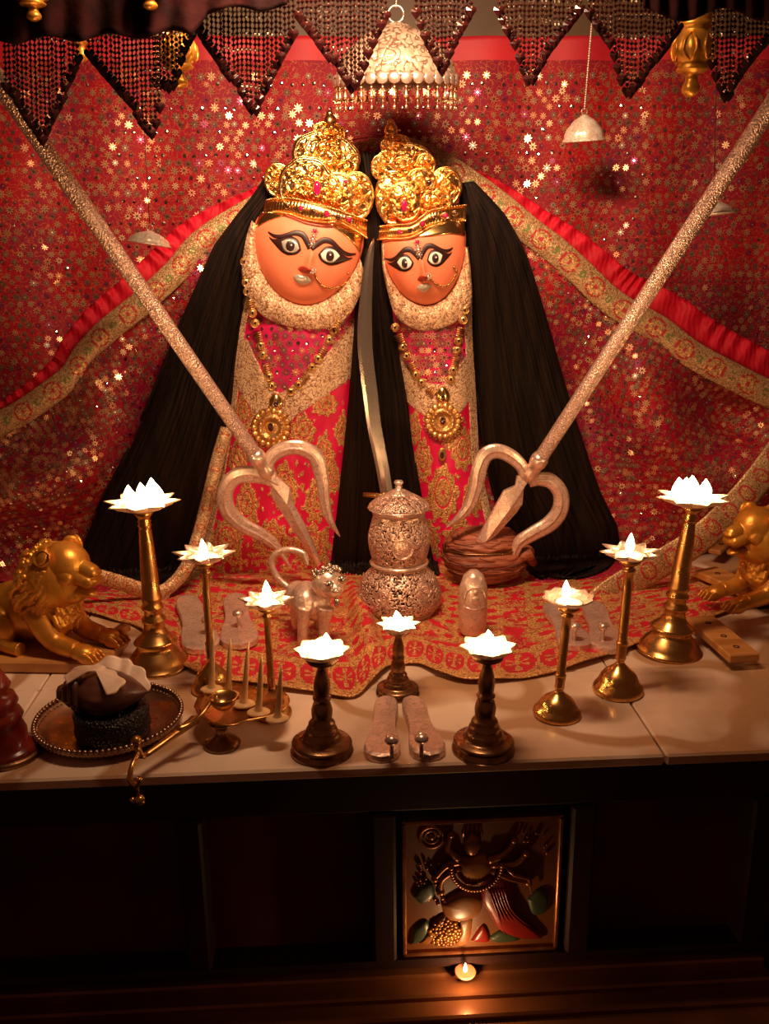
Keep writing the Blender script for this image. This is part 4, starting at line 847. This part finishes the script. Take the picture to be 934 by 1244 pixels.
# ------------------------------------------------------------------ silver statuette (right) and silver tiger (left)
g = G(574, 768, .01); st = thing('silver_statuette', 'small rounded silver plaque figure standing in front of the fibre bundle', 'statuette', g)
b = MB(); hh = P(574, 700, g.y).z
b.lathe([(.020, 0), (.022, .004), (.0235, .02), (.024, .05), (.023, hh*.75), (.017, hh*.92), (.008, hh), (.0004, hh+.001)], g, 36); b.build('body', SILVERE, st)
b = MB()
for k in range(26):
    t = k/25; a = PI*(1.02-1.04*t)+PI; x = .018*math.cos(PI*t); z = hh*.62+.020*math.sin(PI*t); b.ell(g+Vector((x*.95, -.0225+.25*abs(x), z-.01*0)), .0026, nu=8, nv=6)
b.ell(g+Vector((0, -.023, hh*.60)), (.006, .004, .008)); b.ell(g+Vector((0, -.024, hh*.73)), (.004, .003, .004)); b.tube([g+Vector((x, -.0235+.25*abs(x), hh*.45+14*x*x)) for x in (-.018, -.009, 0, .009, .018)], .0018, seg=6); b.build('relief_figure', SILVER, st)
g = G(378, 775, .01); tg = thing('silver_tiger', 'small silver tiger figure with bulging eyes standing behind the front left lamp', 'figurine', g)
def Q(x, y, dy=0): return P(x, y, g.y+dy)
b = MB(); u_ = g.y*1.03/F
b.ell(Q(372, 728), (.026, .040, .030)); b.ell(Q(384, 735, -.01), (.024, .024, .028)); b.ell(Q(362, 724, .03), (.024, .03, .026))
for x, dy_ in ((368, -.03), (394, -.035), (360, .04), (388, .04)): b.tube([Q(x+2, 738, dy_), Q(x, 755, dy_-.002), Vector((Q(x, 770).x, g.y+dy_-.004, .012))], [.014, .010, .009])
b.ell(Q(398, 708, -.03), (.026, .024, .026)); b.ell(Q(406, 716, -.05), (.015, .014, .013))
b.tube(smooth_line([Q(352, 715, .05), Q(336, 700, .06), Q(330, 680, .06), Q(345, 668, .055), Q(368, 672, .05), Q(374, 688, .04)], 24), [.006]*20+[.005, .004, .003, .002], seg=8)
tb = b.build('body', SILVERE, tg, [('remesh', .002), ('smooth', 4)])
b = MB()
for x, y in ((400, 710), (415, 704)):
    b.ell(Q(x, y, -.062), .0068); b.ell(Q(x, y+.5, -.068), .0025, mi=1)
for k in range(44):
    a = random.uniform(0, 2*PI); r = random.uniform(.3, 1)*.024; cc = Q(396, 699, -.042); b.ell(cc+Vector((r*math.cos(a), .010*(r/.024)**2, r*.75*math.sin(a))), random.uniform(.003, .0048), nu=8, nv=6)
b.ell(Q(408, 718, -.068), (.006, .004, .004)); b.ell(Q(409, 732, -.056), (.005, .003, .009))
b.build('head_ornament', [STEEL, KOHL], tg)
# ------------------------------------------------------------------ lions
def lion(label, loc, rz, scl, flip=1):
    root = thing('golden_lion', label, 'lion statue', loc); R = rotm('Z', rz); s = scl; L = Vector(loc)
    def q(x, y, z): return L+R@Vector((x*s*flip, y*s, z*s))
    b = MB()
    def el(c, r, e=(0, 0, 0), n=44): 
        b.ell(q(*c), [a*s for a in r], R@(Euler((e[0], e[1]*flip, e[2]*flip)).to_matrix()), nu=n, nv=30)
    el((-5, 0, 5), (6.5, 3.8, 4.6)); el((0, 0, 6.5), (4.2, 3.8, 6)); el((-8.5, 0, 4.2), (3.6, 4.2, 4.2))
    el((1.2, 0, 11), (5.0, 4.9, 5.2)); el((3.8, 0, 13.2), (3.6, 3.3, 3.5)); el((4.2, 0, 14.6), (2.6, 2.6, 1.8))
    b.tube(smooth_line([q(4.6, 0, 14.0), q(6.4, 0, 13.3), q(8.2, 0, 12.6), q(9.0, 0, 12.1)], 12), [1.5*s]*4+[1.25*s]*5+[1.15*s, 1.0*s, .7*s], seg=28); el((7.3, 0, 11.6), (2.1, 1.95, 1.25), (0, .2, 0)); el((6.6, 0, 9.6), (2.3, 1.35, .65), (0, .22, 0)); el((9.1, 0, 12.5), (.6, 1.1, .5));  el((4.6, 0, 9.0), (2.2, 2.2, 1.6))
    for sy in (-1, 1):
        el((8.0, sy*.95, 11.3), (1.15, .85, .95)); b.tube([q(4.4, sy*.9, 15.2), q(5.6, sy*1.5, 14.7), q(5.9, sy*2.3, 13.9)], [.3*s, .6*s, .35*s], seg=14); el((4.9, sy*2.1, 12.2), (1.6, 1.1, 1.4)); el((5.4, sy*1.45, 14.2), (1.1, .8, .5), (0, .4, 0)); el((6.1, sy*1.35, 13.4), (.5, .45, .4))
        b.ell(q(2.6, sy*3.2, 15.4), [1.35*s, .8*s, 1.5*s], R@Euler((sy*.5, 0, sy*.5*flip)).to_matrix())
        b.tube(smooth_line([q(-.5, sy*2.6, 7), q(1.2, sy*3.0, 4.2), q(3.2, sy*3.0, 2.1), q(6.6, sy*3.0, 1.4)], 16), [lerp(2.3, 1.25, (i/15)**.7)*s for i in range(16)], seg=28)
        el((7.6, sy*3.0, 1.25), (2.0, 1.55, 1.2))
        for k in range(4): el((9.3-.2*abs(k-1.5), sy*3.0+(k-1.5)*.84, .85), (1.3, .36, .78)); el((10.5-.2*abs(k-1.5), sy*3.0+(k-1.5)*.84, .5), (.45, .2, .35))
        el((-7.2, sy*3.7, 3.4), (3.6, 1.7, 3.4)); b.tube([q(-7, sy*4.3, 1.6), q(-4, sy*4.6, .9), q(-2.2, sy*4.6, .8)], [1.4*s, 1.0*s, 1.1*s], seg=12)
    b.tube(smooth_line([q(-11.5, 0, 3), q(-13, 2, 1.5), q(-11, 5, 1.0), q(-7, 6.5, .9)], 16), [.8*s]*12+[1.0*s, 1.3*s, 1.2*s, .5*s], seg=10)
    rnd = random.Random(3)
    for k in range(190):                                          # wavy mane locks
        a = rnd.uniform(-PI*.92, PI*.92); t0 = rnd.uniform(0, 1); rr = 4.35+.75*t0; xx = 3.4-4.2*t0
        y, z = rr*math.sin(a), 11.6+rr*math.cos(a)*1.0
        ln = rnd.uniform(4.0, 6.5); pts = []; 
        for i in range(6):
            t = i/5; aa = a*(1-.12*t)+(.07*math.sin(t*5+k)); r2 = rr+.30*math.sin(t*PI)-.5*t*t
            pts.append(q(xx-ln*.45*t, r2*math.sin(aa), 11.4+r2*math.cos(aa)-ln*.62*t))
        b.tube(pts, [.22*s, .40*s, .42*s, .36*s, .26*s, .08*s], seg=7)
    for k in range(40):
        y = rnd.uniform(-3, 3); z = rnd.uniform(5.5, 9.5); b.tube([q(4.0-.10*y*y, y, z), q(4.5-.12*y*y, y*.95, z-1.2), q(4.2-.12*y*y, y*.85, z-2.2), q(3.2-.12*y*y, y*.8, z-3.0)], [.3*s, .5*s, .4*s, .12*s], seg=7)
    bd = b.build('body', GOLDD, root, [('remesh', .09*s), ('smooth', 1)])
    for sy in (-1, 1):
        e = MB(); c_ = q(3.0, sy*3.75, 15.3); ax = R@Vector((.35*flip, sy*.9, .1)).normalized()
        z_ = Vector((0, 0, 1)); xx_ = ax.cross(z_).normalized(); zz_ = xx_.cross(ax); Mx = Matrix((xx_, zz_, ax)).transposed()
        e.lathe([(.2*s, -.6*s), (.9*s, -.5*s), (1.25*s, .0*s), (1.28*s, .25*s), (1.15*s, .28*s), (.8*s, -.15*s), (.4*s, -.35*s), (.01*s, -.4*s)], c_, 24, M=Mx); e.build('ear', GOLDD, root)
        e = MB(); e.ell(q(6.35, sy*1.55, 13.45), .33*s); e.build('eye', GOLDD, root)
    return root
lb = G(55, 822, 0)
ZL = .022
lion('golden lion statue at left facing right, paws on its wooden board', Vector((-.470, 1.385, ZL)), math.radians(-24), .0108, 1)
lion('golden lion statue at the right picture edge facing left', Vector((.752, 1.47, .030)), math.radians(16), .0104, -1)
b = MB(); b.box((-.50, 1.385, .011), (.27, .12, .020), Euler((0, 0, math.radians(-6))), bev=.003); b.box((-.365, 1.40, .0375), (.020, .03, .012), Euler((0, 0, -.3)), bev=.002)
tag(b.build('lion_board', WOODL), 'varnished wooden board under the left golden lion', 'board')
stl = thing('wooden_stool', 'low wooden stool plank with screw holes by the right lion', 'stool', Vector((.66, 1.46, 0)))
def plank(nm, x0, y0, x1, y1, w, z, th):
    A = G(x0, y0, z); B = G(x1, y1, z); d = B-A; a = math.atan2(d.y, d.x); b = MB(); m = A.lerp(B, .5); b.box((m.x, m.y, z-th/2), (d.length, w, th), Euler((0, 0, a)), bev=.002)
    e = Euler((0, 0, a)).to_matrix()
    for t in (-.3, .05, .32): b.lathe([(.005, 0), (.005, .0012), (.0032, .0012), (.0030, .0003), (.0002, .0003)], m+e@Vector((d.length*t, 0, -m.z+z-.0004)), 16, mi=1)
    b.build(nm, [WOODL, WOODB], stl)
plank('top_plank', 856, 690, 940, 725, .055, .030, .014); plank('front_plank', 850, 748, 905, 795, .050, .028, .014); plank('back_plank', 868, 668, 905, 636, .026, .034, .010)
for x, y in ((870, 705), (925, 728), (868, 770), (893, 790)): c = G(x, y, .015); b = MB(); b.box((c.x, c.y, .0072), (.02, .02, .0144)); b.build('foot_block', WOODB, stl)
# ------------------------------------------------------------------ tray with conch
tc = G(134, 884); tr = thing('silver_tray', 'round beaded silver tray at the left front of the slab', 'tray', tc)
b = MB(); RT = .098; b.lathe([(.0005, .003), (RT*.7, .003), (RT*.86, .005), (RT*.95, .012), (RT*1.0, .018), (RT*1.02, .018), (RT*.97, .010), (RT*.86, .001), (RT*.7, .0005), (.0005, .0005)], tc, 80); b.build('dish', TARN, tr)
b = MB()
for k in range(84):
    a = k*2*PI/84; b.ell(tc+Vector((RT*1.0*math.cos(a), RT*1.0*math.sin(a), .0195)), .0036, nu=8, nv=6); b.ell(tc+Vector((RT*.97*math.cos(a+.037), RT*.97*math.sin(a+.037), .0125)), .0026, nu=8, nv=6)
b.build('beaded_rim', TARN, tr)
mc = G(138, 890, .004); b = MB()
b.lathe([(.030, 0), (.0485, .001), (.0505, .010), (.049, .022), (.0505, .034), (.047, .040), (.036, .040), (.034, .02), (.034, .004)], mc, 80, rfn=lambda a, z: 1+.006*math.cos(a*40+z*900))
tag(b.build('woven_ring', COIL), 'black woven ring stand inside the silver tray under the conch', 'stand')
cc = mc+Vector((0, 0, .044)); cn = thing('conch_shell', 'large pale conch shell with frilled lip resting on the black ring', 'shell', mc+Vector((0, 0, .04)))
b = MB()
def conch(u, v):                                                  # spiral body, axis along x
    t = v; a = u*2*PI; x = lerp(-.052, .055, t)
    r = .040*(math.sin(PI*min(1, t*1.02+.02))**.8)*(1-.25*t)+.002
    k = 1+.16*max(0, math.cos(a*1-2.0))+.10*max(0, math.sin(a*7))*math.exp(-((t-.38)/.12)**2)
    return cc+Vector((x, r*k*math.cos(a)*.95, .016+r*k*math.sin(a)*.72))
b.grid(conch, 80, 50, close_u=True)
for i in range(4): r = .028-.006*i; b.lathe([(r, 0), (r*1.1, .003), (r*.8, .009)], cc+Vector((-.035-.008*i, 0, .018)), 24, M=rotm('Y', -PI/2), rfn=lambda a, z: 1+.14*max(0, math.sin(a*6)))
b.build('body', mat('conch_shadow_side', (.13, .045, .025), (.07, .022, .012), 25, rough=.3, bumps=[('noise', 40, .3, .003)]), cn)  # dark body colour stands for the shell's shadow side
b = MB()
def lip(u, v):
    a = lerp(-.35, PI*.98, u); R = lerp(.010, .037+.006*math.sin(u*9+1)+.0025*math.sin(u*31), v); 
    return cc+Vector((.014+R*math.cos(a)*1.0-.004, -.012+.030*v*math.sin(a)*.9+.02*v, .012+R*.72*math.sin(a)*v**.6+.014*v))
b.grid(lip, 90, 24)
def lip2(u, v):
    a = lerp(-.9, PI*1.02, u); R = lerp(.006, .034+.005*math.sin(u*11)+.002*math.sin(u*37), v)
    return cc+Vector((-.016+R*math.cos(a)*1.15, -.012-.012*v+.026*v*math.sin(a), .054-.010*v+R*.34*math.sin(a)*v**.6))
b.grid(lip2, 90, 20); b.build('flared_lip', SHELL, cn, [('solid', .0022, 0)])
# ------------------------------------------------------------------ red turned post
pp = G(14, 925); pz = P(8, 812, pp.y).z; b = MB(); tp_ = thing('turned_post', 'dark red turned wooden stand at the far left edge', 'stand', Vector((pp.x-.012, pp.y+.02, 0)))
o = ORG[tp_.name]; b.lathe([(.040, 0), (.041, .006), (.036, .010), (.030, .014), (.032, .03), (.028, .045), (.033, .052), (.030, .060), (.026, .064), (.031, .072), (.028, .082), (.022, .088), (.027, .096), (.024, .104), (.014, pz), (.0004, pz+.002)], o, 40, M=rotm('Y', -.12)); b.build('column', WOODR, tp_)
b = MB(); b.lathe([(.046, 0), (.047, .006), (.040, .008)], o, 40); b.build('foot', BRASSD, tp_)
# ------------------------------------------------------------------ arati lamp with handle and candles
ac = G(278, 882, .0); ar = thing('handled_brass_lamp', 'brass leaf-shaped hand lamp with long handle reaching over the slab edge', 'hand lamp', ac)
b = MB(); fo_ = G(270, 905); b.lathe([(.024, 0), (.025, .003), (.020, .008), (.010, .014), (.007, .020), (.009, .028), (.016, .034)], fo_, 30); b.build('foot', BRASSD, ar)
zA = .036; b = MB(); pl = [G(x, y, zA) for x, y in ((236, 862), (243, 874), (262, 884), (282, 886), (300, 880), (322, 876), (344, 868), (352, 856), (346, 846), (328, 842), (306, 838), (282, 834), (260, 836), (244, 846))]
pls = smooth_line(pl+[pl[0]], 70)[:-1]; ctr = sum(pls, Vector())/len(pls)
m_ = len(pls); b.add([p+Vector((0, 0, .006)) for p in pls]+[ctr+(p-ctr)*.86+Vector((0, 0, .001)) for p in pls]+[ctr], [(i, (i+1) % m_, m_+(i+1) % m_, m_+i) for i in range(m_)]+[(m_+i, m_+(i+1) % m_, 2*m_) for i in range(m_)])
b.build('tray', BRASS, ar, [('solid', .002, 0)])
b = MB(); hA = G(240, 872, zA+.002); hB = G(176, 918, .028); b.tube([hA, hA.lerp(hB, .06), hA.lerp(hB, .12), hA.lerp(hB, .5), hA.lerp(hB, .95), hB], [.005, .009, .0075, .0065, .005, .0035], seg=12, flat=.7); b.build('handle', BRASS, ar)
b = MB(); e = P(166, 905, hB.y); b.ell(e+Vector((0, 0, .006)), .0065); b.tube([hB, P(170, 918, hB.y-.004), P(166, 906, hB.y)], [.0045, .005, .004]); b.tube(smooth_line([P(168, 915, hB.y-.004), P(160, 932, .995), P(158, 948, .985), P(166, 955, .985), P(170, 945, .985)], 20), [.0036]*20, seg=8); b.tube([P(167, 952, .985), P(168, 966, .985)], .0022); b.ell(P(170, 972, .985), .0068); b.ell(P(161, 972, .989), .004); b.build('hooked_end', BRASS, ar)
sp = G(272, 862, zA+.012); s_ = thing('brass_ladle', 'small round brass ladle resting on the hand lamp in front of the candles', 'ladle', sp)
b = MB(); b.lathe([(.0004, .000), (.009, .002), (.015, .008), (.0175, .016), (.0185, .016), (.016, .006), (.010, -.001), (.0004, -.003)], sp+Vector((0, 0, .004)), 32); b.build('bowl', BRASS, s_)
b = MB(); b.tube(smooth_line([sp+Vector((-.014, -.002, .018)), G(246, 866, zA+.022), G(232, 878, zA+.014), G(214, 886, zA+.010)], 16), [.003]*12+[.004, .0055, .005, .002], seg=10, flat=.6); b.build('handle', BRASS, s_)
tips = [((259, 766), (257, 838), (255, 830)), ((280, 775), (277, 845), 0), ((302, 780), (296, 856), 0), ((318, 794), (314, 866), 0), ((342, 808), (337, 874), 0)]
place = ['leftmost of five thin candles, in front of the slender lamp stem', 'second from left of five thin candles, just behind the ladle bowl', 'middle of the five thin honey candles', 'fourth from left of five thin candles, beside the lamp stem', 'rightmost of five thin candles, at the plate edge']
for (tpx, bpx, _), lab in zip(tips, place):
    bz = G(bpx[0], bpx[1], zA+.004); tpz = P(tpx[0], tpx[1], bz.y)
    t = thing('thin_candle', lab, 'candle', bz, 'thin honey candles on the hand lamp')
    b = MB(); b.tube([bz.lerp(tpz, k) for k in (0, .06, .12, .3, .6, .85, 1)], [.0085, .006, .0046, .0040, .0034, .0022, .0005], seg=14); b.ell(bz+Vector((0, 0, .001)), (.016, .013, .004)); b.build('wax', CANDLE, t)
# ------------------------------------------------------------------ hanging silver umbrellas
def chhatra(label, c, R, h, tiltv, mt, grp=None, fringe=0, line_top=None, line_r=.0012, lmat=None, sc=12, name='silver_umbrella'):
    root = thing(name, label, 'hanging ornament', c, grp); M = (Euler(tiltv)).to_matrix(); c = Vector(c)
    b = MB(); b.lathe([(R*1.0, 0), (R*.99, h*.05), (R*.93, h*.10), (R*.90, h*.30), (R*.80, h*.48), (R*.62, h*.66), (R*.60, h*.70), (R*.42, h*.84), (R*.22, h*.93), (R*.2, h*.96), (R*.08, h), (.0003, h*1.02)], c, 72, M=M, rfn=lambda a, z: 1+(.018*math.cos(a*sc*2) if z < h*.12 else .008*math.cos(a*sc)))
    b.grid(lambda u, v: c+M@Vector((R*(1-.1*v)*math.cos(u*2*PI), R*(1-.1*v)*math.sin(u*2*PI), h*.02+h*.15*v)), 48, 3, close_u=True)
    dm = b.build('canopy', mt, root)
    if fringe:
        b = MB()
        for k in range(fringe):
            a = k*2*PI/fringe; p = c+M@Vector((R*.985*math.cos(a), R*.985*math.sin(a), -.001)); b.ell(p+Vector((0, -.001, -.002)), (R*3.1/fringe, .003, .009), rotm('Z', a+PI/2))
        b.build('scalloped_rim', SILVER, dm)
        for k in range(fringe):
            a = k*2*PI/fringe; p = c+M@Vector((R*.96*math.cos(a), R*.96*math.sin(a), -.008)); b = MB()
            b.tube([p, p-Vector((0, 0, .012))], .0008, seg=5); b.ell(p-Vector((0, 0, .008)), .0022, nu=8, nv=6); b.lathe([(.0042, -.024), (.0035, -.020), (.0018, -.014), (.0008, -.011)], p, 10); b.tube([p-Vector((0, 0, .024)), p-Vector((0, 0, .034))], .0006, seg=5); b.lathe([(.0026, -.040), (.0018, -.036), (.0005, -.033)], p, 8)
            b.build('bell_drop', BEADS_, root)
    tp = c+M@Vector((0, 0, h*1.0)); b = MB(); rr = max(.0055, R*.12)
    b.tube([tp+Vector((rr*math.cos(t), 0, rr+rr*math.sin(t))) for t in [i*PI/12 for i in range(25)]], rr*.16, seg=8); b.build('ring', SILVER, root)
    if line_top is not None:
        b = MB(); q0 = tp+Vector((0, 0, rr*1.9)); n = int((line_top-q0).length/.004)
        if lmat: b.tube([q0, line_top], line_r, seg=6); b.build('cord', lmat, root)
        else:
            for i in range(n): b.ell(q0.lerp(line_top, i/n), (line_r*1.5, line_r*1.5, .0026), nu=6, nv=5)
            b.build('chain', SILVER, root)
    return root
BEADS_ = mat('gilt_bell', (.85, .55, .33), metal=.9, rough=.3)
BIGU = mat('embossed_silver', (.84, .62, .48), (.62, .40, .28), 90, metal=.55, rough=.3, c3=(.26, .14, .09), ns3=75, t3=.05, bumps=[('curl', 75, 1, .004), ('voro', 260, .5, .001)])
cu = P(481, 97, 1.66); chhatra('large ornate silver umbrella with bell fringe hanging above the crowns', cu, .106, .085, (math.radians(6), 0, 0), BIGU, fringe=34, line_top=P(484, -20, 1.66), line_r=.001, sc=24)
cu = P(709, 172, 1.80); chhatra('small silver umbrella on a beaded chain, upper right of the crowns', cu, .040, .046, (math.radians(5), math.radians(-3), 0), SILW, 'small silver umbrellas', line_top=P(722, -10, 1.80), line_r=.0016, sc=8)
cu = P(181, 297, 1.62); chhatra('small silver umbrella on a dark cord left of the larger idol', cu, .037, .022, (math.radians(-3), math.radians(9), 0), SILW, 'small silver umbrellas', line_top=P(165, -10, 1.62), line_r=.0006, lmat=WICK, sc=8)
cu = P(867, 261, 1.45); chhatra('small silver umbrella on a dark cord in front of the right rod', cu, .031, .020, (math.radians(-4), math.radians(-5), 0), SILW, 'small silver umbrellas', line_top=P(872, -10, 1.45), line_r=.0006, lmat=WICK, sc=8)
# ------------------------------------------------------------------ bead valance, velvet and gilt finials
groups = [
 ('wide dark bead swag at far left, crossing the left rod', 3, 92, [(3, 100), (14, 112), (25, 132), (35, 148), (45, 165), (57, 138), (68, 122), (76, 100), (84, 84), (92, 66)], 1.26),
 ('dark bead swag second from left with its point to the right', 106, 190, [(106, 60), (114, 70), (125, 84), (136, 97), (147, 110), (158, 122), (168, 144), (182, 160), (187, 132), (190, 125)], 1.28),
 ('short dark bead swag in front of the left gilt finial', 187, 232, [(187, 94), (196, 97), (205, 103), (212, 84), (220, 58), (232, 38)], 1.30),
 ('dark bead swag between the left finial and the larger crown', 240, 356, [(240, 30), (252, 50), (265, 70), (276, 86), (288, 96), (298, 120), (307, 132), (319, 104), (331, 82), (343, 58), (356, 36)], 1.28),
 ('dark bead swag overlapping the left of the big umbrella', 362, 468, [(362, 14), (374, 28), (386, 44), (397, 62), (408, 68), (418, 88), (427, 104), (438, 84), (448, 56), (458, 34), (468, 14)], 1.30),
 ('narrow dark bead swag overlapping the right of the big umbrella', 506, 572, [(506, 10), (518, 44), (528, 62), (538, 83), (548, 56), (560, 30), (572, 8)], 1.30),
 ('dark bead swag just right of the big umbrella', 606, 706, [(606, 8), (616, 30), (625, 42), (635, 74), (645, 97), (656, 76), (667, 56), (679, 40), (692, 24), (706, 6)], 1.30),
 ('dark bead swag left of the right gilt finial', 716, 826, [(716, 10), (730, 30), (742, 46), (752, 76), (765, 111), (777, 97), (790, 74), (804, 60), (816, 42), (826, 28)], 1.28),
 ('dark bead swag at far right beside the right gilt finial', 868, 936, [(868, 72), (877, 98), (886, 117), (897, 92), (910, 72), (922, 56), (936, 40)], 1.26)]
hb = MB()
def heart(b, c, s):
    pts = [(0, -1.25), (.55, -.55), (1.0, .1), (.85, .65), (.4, .8), (0, .45), (-.4, .8), (-.85, .65), (-1.0, .1), (-.55, -.55)]
    n = len(pts); vs = [c+Vector((x*s, 0, y*s)) for x, y in pts]+[c+Vector((0, -s*.5, 0)), c+Vector((0, s*.5, 0))]
    b.add(vs, [(i, (i+1) % n, n) for i in range(n)]+[((i+1) % n, i, n+1) for i in range(n)], 0, False)
for lab, x0, x1, prof, Y in groups:
    root = thing('bead_swag', lab, 'bead curtain', P((x0+x1)/2, -14, Y), 'dark bead swags along the canopy'); n = max(6, round((x1-x0)/5.2))
    for i in range(n+1):
        x = lerp(x0, x1, i/n); yb = interp(prof, x); top = P(x+random.uniform(-.5, .5), -16, Y+.004*math.sin(i*2.2)); bot = P(x+random.uniform(-1, 1), yb, Y+.004*math.sin(i*2.2)); bot.x = lerp(bot.x, top.x, .3)
        Ls = (top-bot).length; k = int(Ls/.0060); b = MB()
        b.tube([top, bot], .0004, seg=4, mi=1)
        for j in range(k):
            c = top.lerp(bot, (j+.5)/k); r = .0031
            b.add([c+Vector((0, 0, r*1.0))]+[c+Vector((r*math.cos(a), r*math.sin(a), 0)) for a in [q_*PI/3+.3*j for q_ in range(6)]]+[c-Vector((0, 0, r))], [(0, 1+q_, 1+(q_+1) % 6) for q_ in range(6)]+[(7, 1+(q_+1) % 6, 1+q_) for q_ in range(6)], 0, False)
            c2 = top.lerp(bot, (j+1)/k); r = .0013; b.add([c2+Vector((0, 0, r*1.1)), c2+Vector((r, 0, 0)), c2+Vector((0, r, 0)), c2+Vector((-r, 0, 0)), c2+Vector((0, -r, 0)), c2-Vector((0, 0, r*1.1))], [(0, 1, 2), (0, 2, 3), (0, 3, 4), (0, 4, 1), (5, 2, 1), (5, 3, 2), (5, 4, 3), (5, 1, 4)], 1, False)
        st_ = b.build('strand', [BEAD, BEADG], root)
        b = MB(); heart(b, bot-Vector((0, 0, .005)), .0072); b.build('heart_pendant', BEAD, st_)
def valance(label, xa, xb, fn, Y):
    b = MB(); 
    def f(u, v): x = lerp(xa, xb, u); return P(x, lerp(-60, fn(x), v), Y+.008*math.sin(u*60)*v)
    b.grid(f, 160, 14); tag(b.build('velvet_valance', VELV, mods=[('solid', .003, 0)]), label, 'valance')
valance('dark maroon velvet valance along the upper left canopy', -60, 348, lambda x: interp([(0, 50), (110, 46), (232, 40), (252, 14), (348, 8)], x)+4*math.sin(x/12), 1.235)  # hem extended downward; the extra dark velvet stands in for shade on the beam
valance('dark maroon velvet valance along the upper right canopy', 782, 1000, lambda x: 18+8*math.sin(x/16), 1.235)
def finial(label, x, ytop, ybot, Y, rpx):
    a = P(x, ytop, Y); c = P(x, ybot, Y); h = a.z-c.z; R = rpx*Y*1.0/F; root = thing('gilt_finial', label, 'finial', a)
    b = MB(); b.lathe([(.0003, 0), (.22*R, .01*h), (.40*R, .05*h), (.44*R, .10*h), (.38*R, .15*h), (.30*R, .18*h), (.28*R, .24*h), (.46*R, .27*h), (.72*R, .30*h), (.78*R, .33*h), (.66*R, .36*h), (.80*R, .40*h), (.98*R, .48*h), (1.0*R, .56*h), (.90*R, .66*h), (.70*R, .74*h), (.58*R, .77*h), (.80*R, .80*h), (.84*R, .84*h), (.70*R, .88*h), (.86*R, .93*h), (.80*R, 1.0*h)], c, 48, rfn=lambda t, z: 1+(.05*math.cos(8*t+(z-c.z*0)*60) if .38*h < z < .74*h else 0)); bd = b.build('turned_drop', GOLDD, root)
    b = MB()
    for k in range(6):
        t0 = k*PI/3
        for sg in (-1, 1): b.tube([c+Vector((R*1.02*rr*math.cos(t0+sg*dt), R*1.02*rr*math.sin(t0+sg*dt), z*h)) for dt, z, rr in ((.02, .72, .78), (.28, .62, .95), (.34, .52, 1.0), (.18, .44, .93), (.0, .40, .84))], [R*.04, R*.09, R*.09, R*.07, R*.03], seg=6)
    b.build('carved_leaves', GOLDD, root)
finial('gilt carved finial hanging at upper left behind the beads', 219, 25, 108, 1.36, 21)
finial('gilt carved finial hanging at upper right in clear view', 838, 12, 118, 1.34, 23)
finial('stub of a gilt finial hidden among the beads at far left', 100, -10, 76, 1.36, 15)
finial('small gilt bud on the velvet at the upper left corner', 42, -40, 26, 1.215, 18)
finial('small gilt bud on the velvet above the second swag', 183, -45, 12, 1.215, 18)
# ------------------------------------------------------------------ lights
for p, w, r in LIGHTS:
    l = bpy.data.lights.new('flame_light', 'POINT'); l.energy = w; l.color = (1, .58, .26); l.shadow_soft_size = r; o = bpy.data.objects.new('flame_light', l); o.location = p; col.objects.link(o)
def area(name, loc, target, size, sy, power, colr):
    l = bpy.data.lights.new(name, 'AREA'); l.shape = 'RECTANGLE'; l.size = size; l.size_y = sy; l.energy = power; l.color = colr; o = bpy.data.objects.new(name, l); o.location = loc
    l.spread = math.radians(130)
    o.rotation_euler = (Vector(target)-Vector(loc)).to_track_quat('-Z', 'Y').to_euler(); col.objects.link(o)
area('canopy_lamp', (.03, 1.08, 1.13), (.03, 1.75, .60), .34, .10, 10.5, (1, .64, .38))
wd_ = bpy.data.worlds.new('world'); bpy.context.scene.world = wd_; wd_.use_nodes = True; wd_.node_tree.nodes['Background'].inputs[0].default_value = (1, .36, .17, 1); wd_.node_tree.nodes['Background'].inputs[1].default_value = .06
sc_ = bpy.context.scene; sc_.view_settings.view_transform = 'Standard'; sc_.view_settings.look = 'None'; sc_.view_settings.exposure = 0.05; sc_.view_settings.gamma = 1
try: sc_.view_settings.use_curve_mapping = False
except Exception: pass
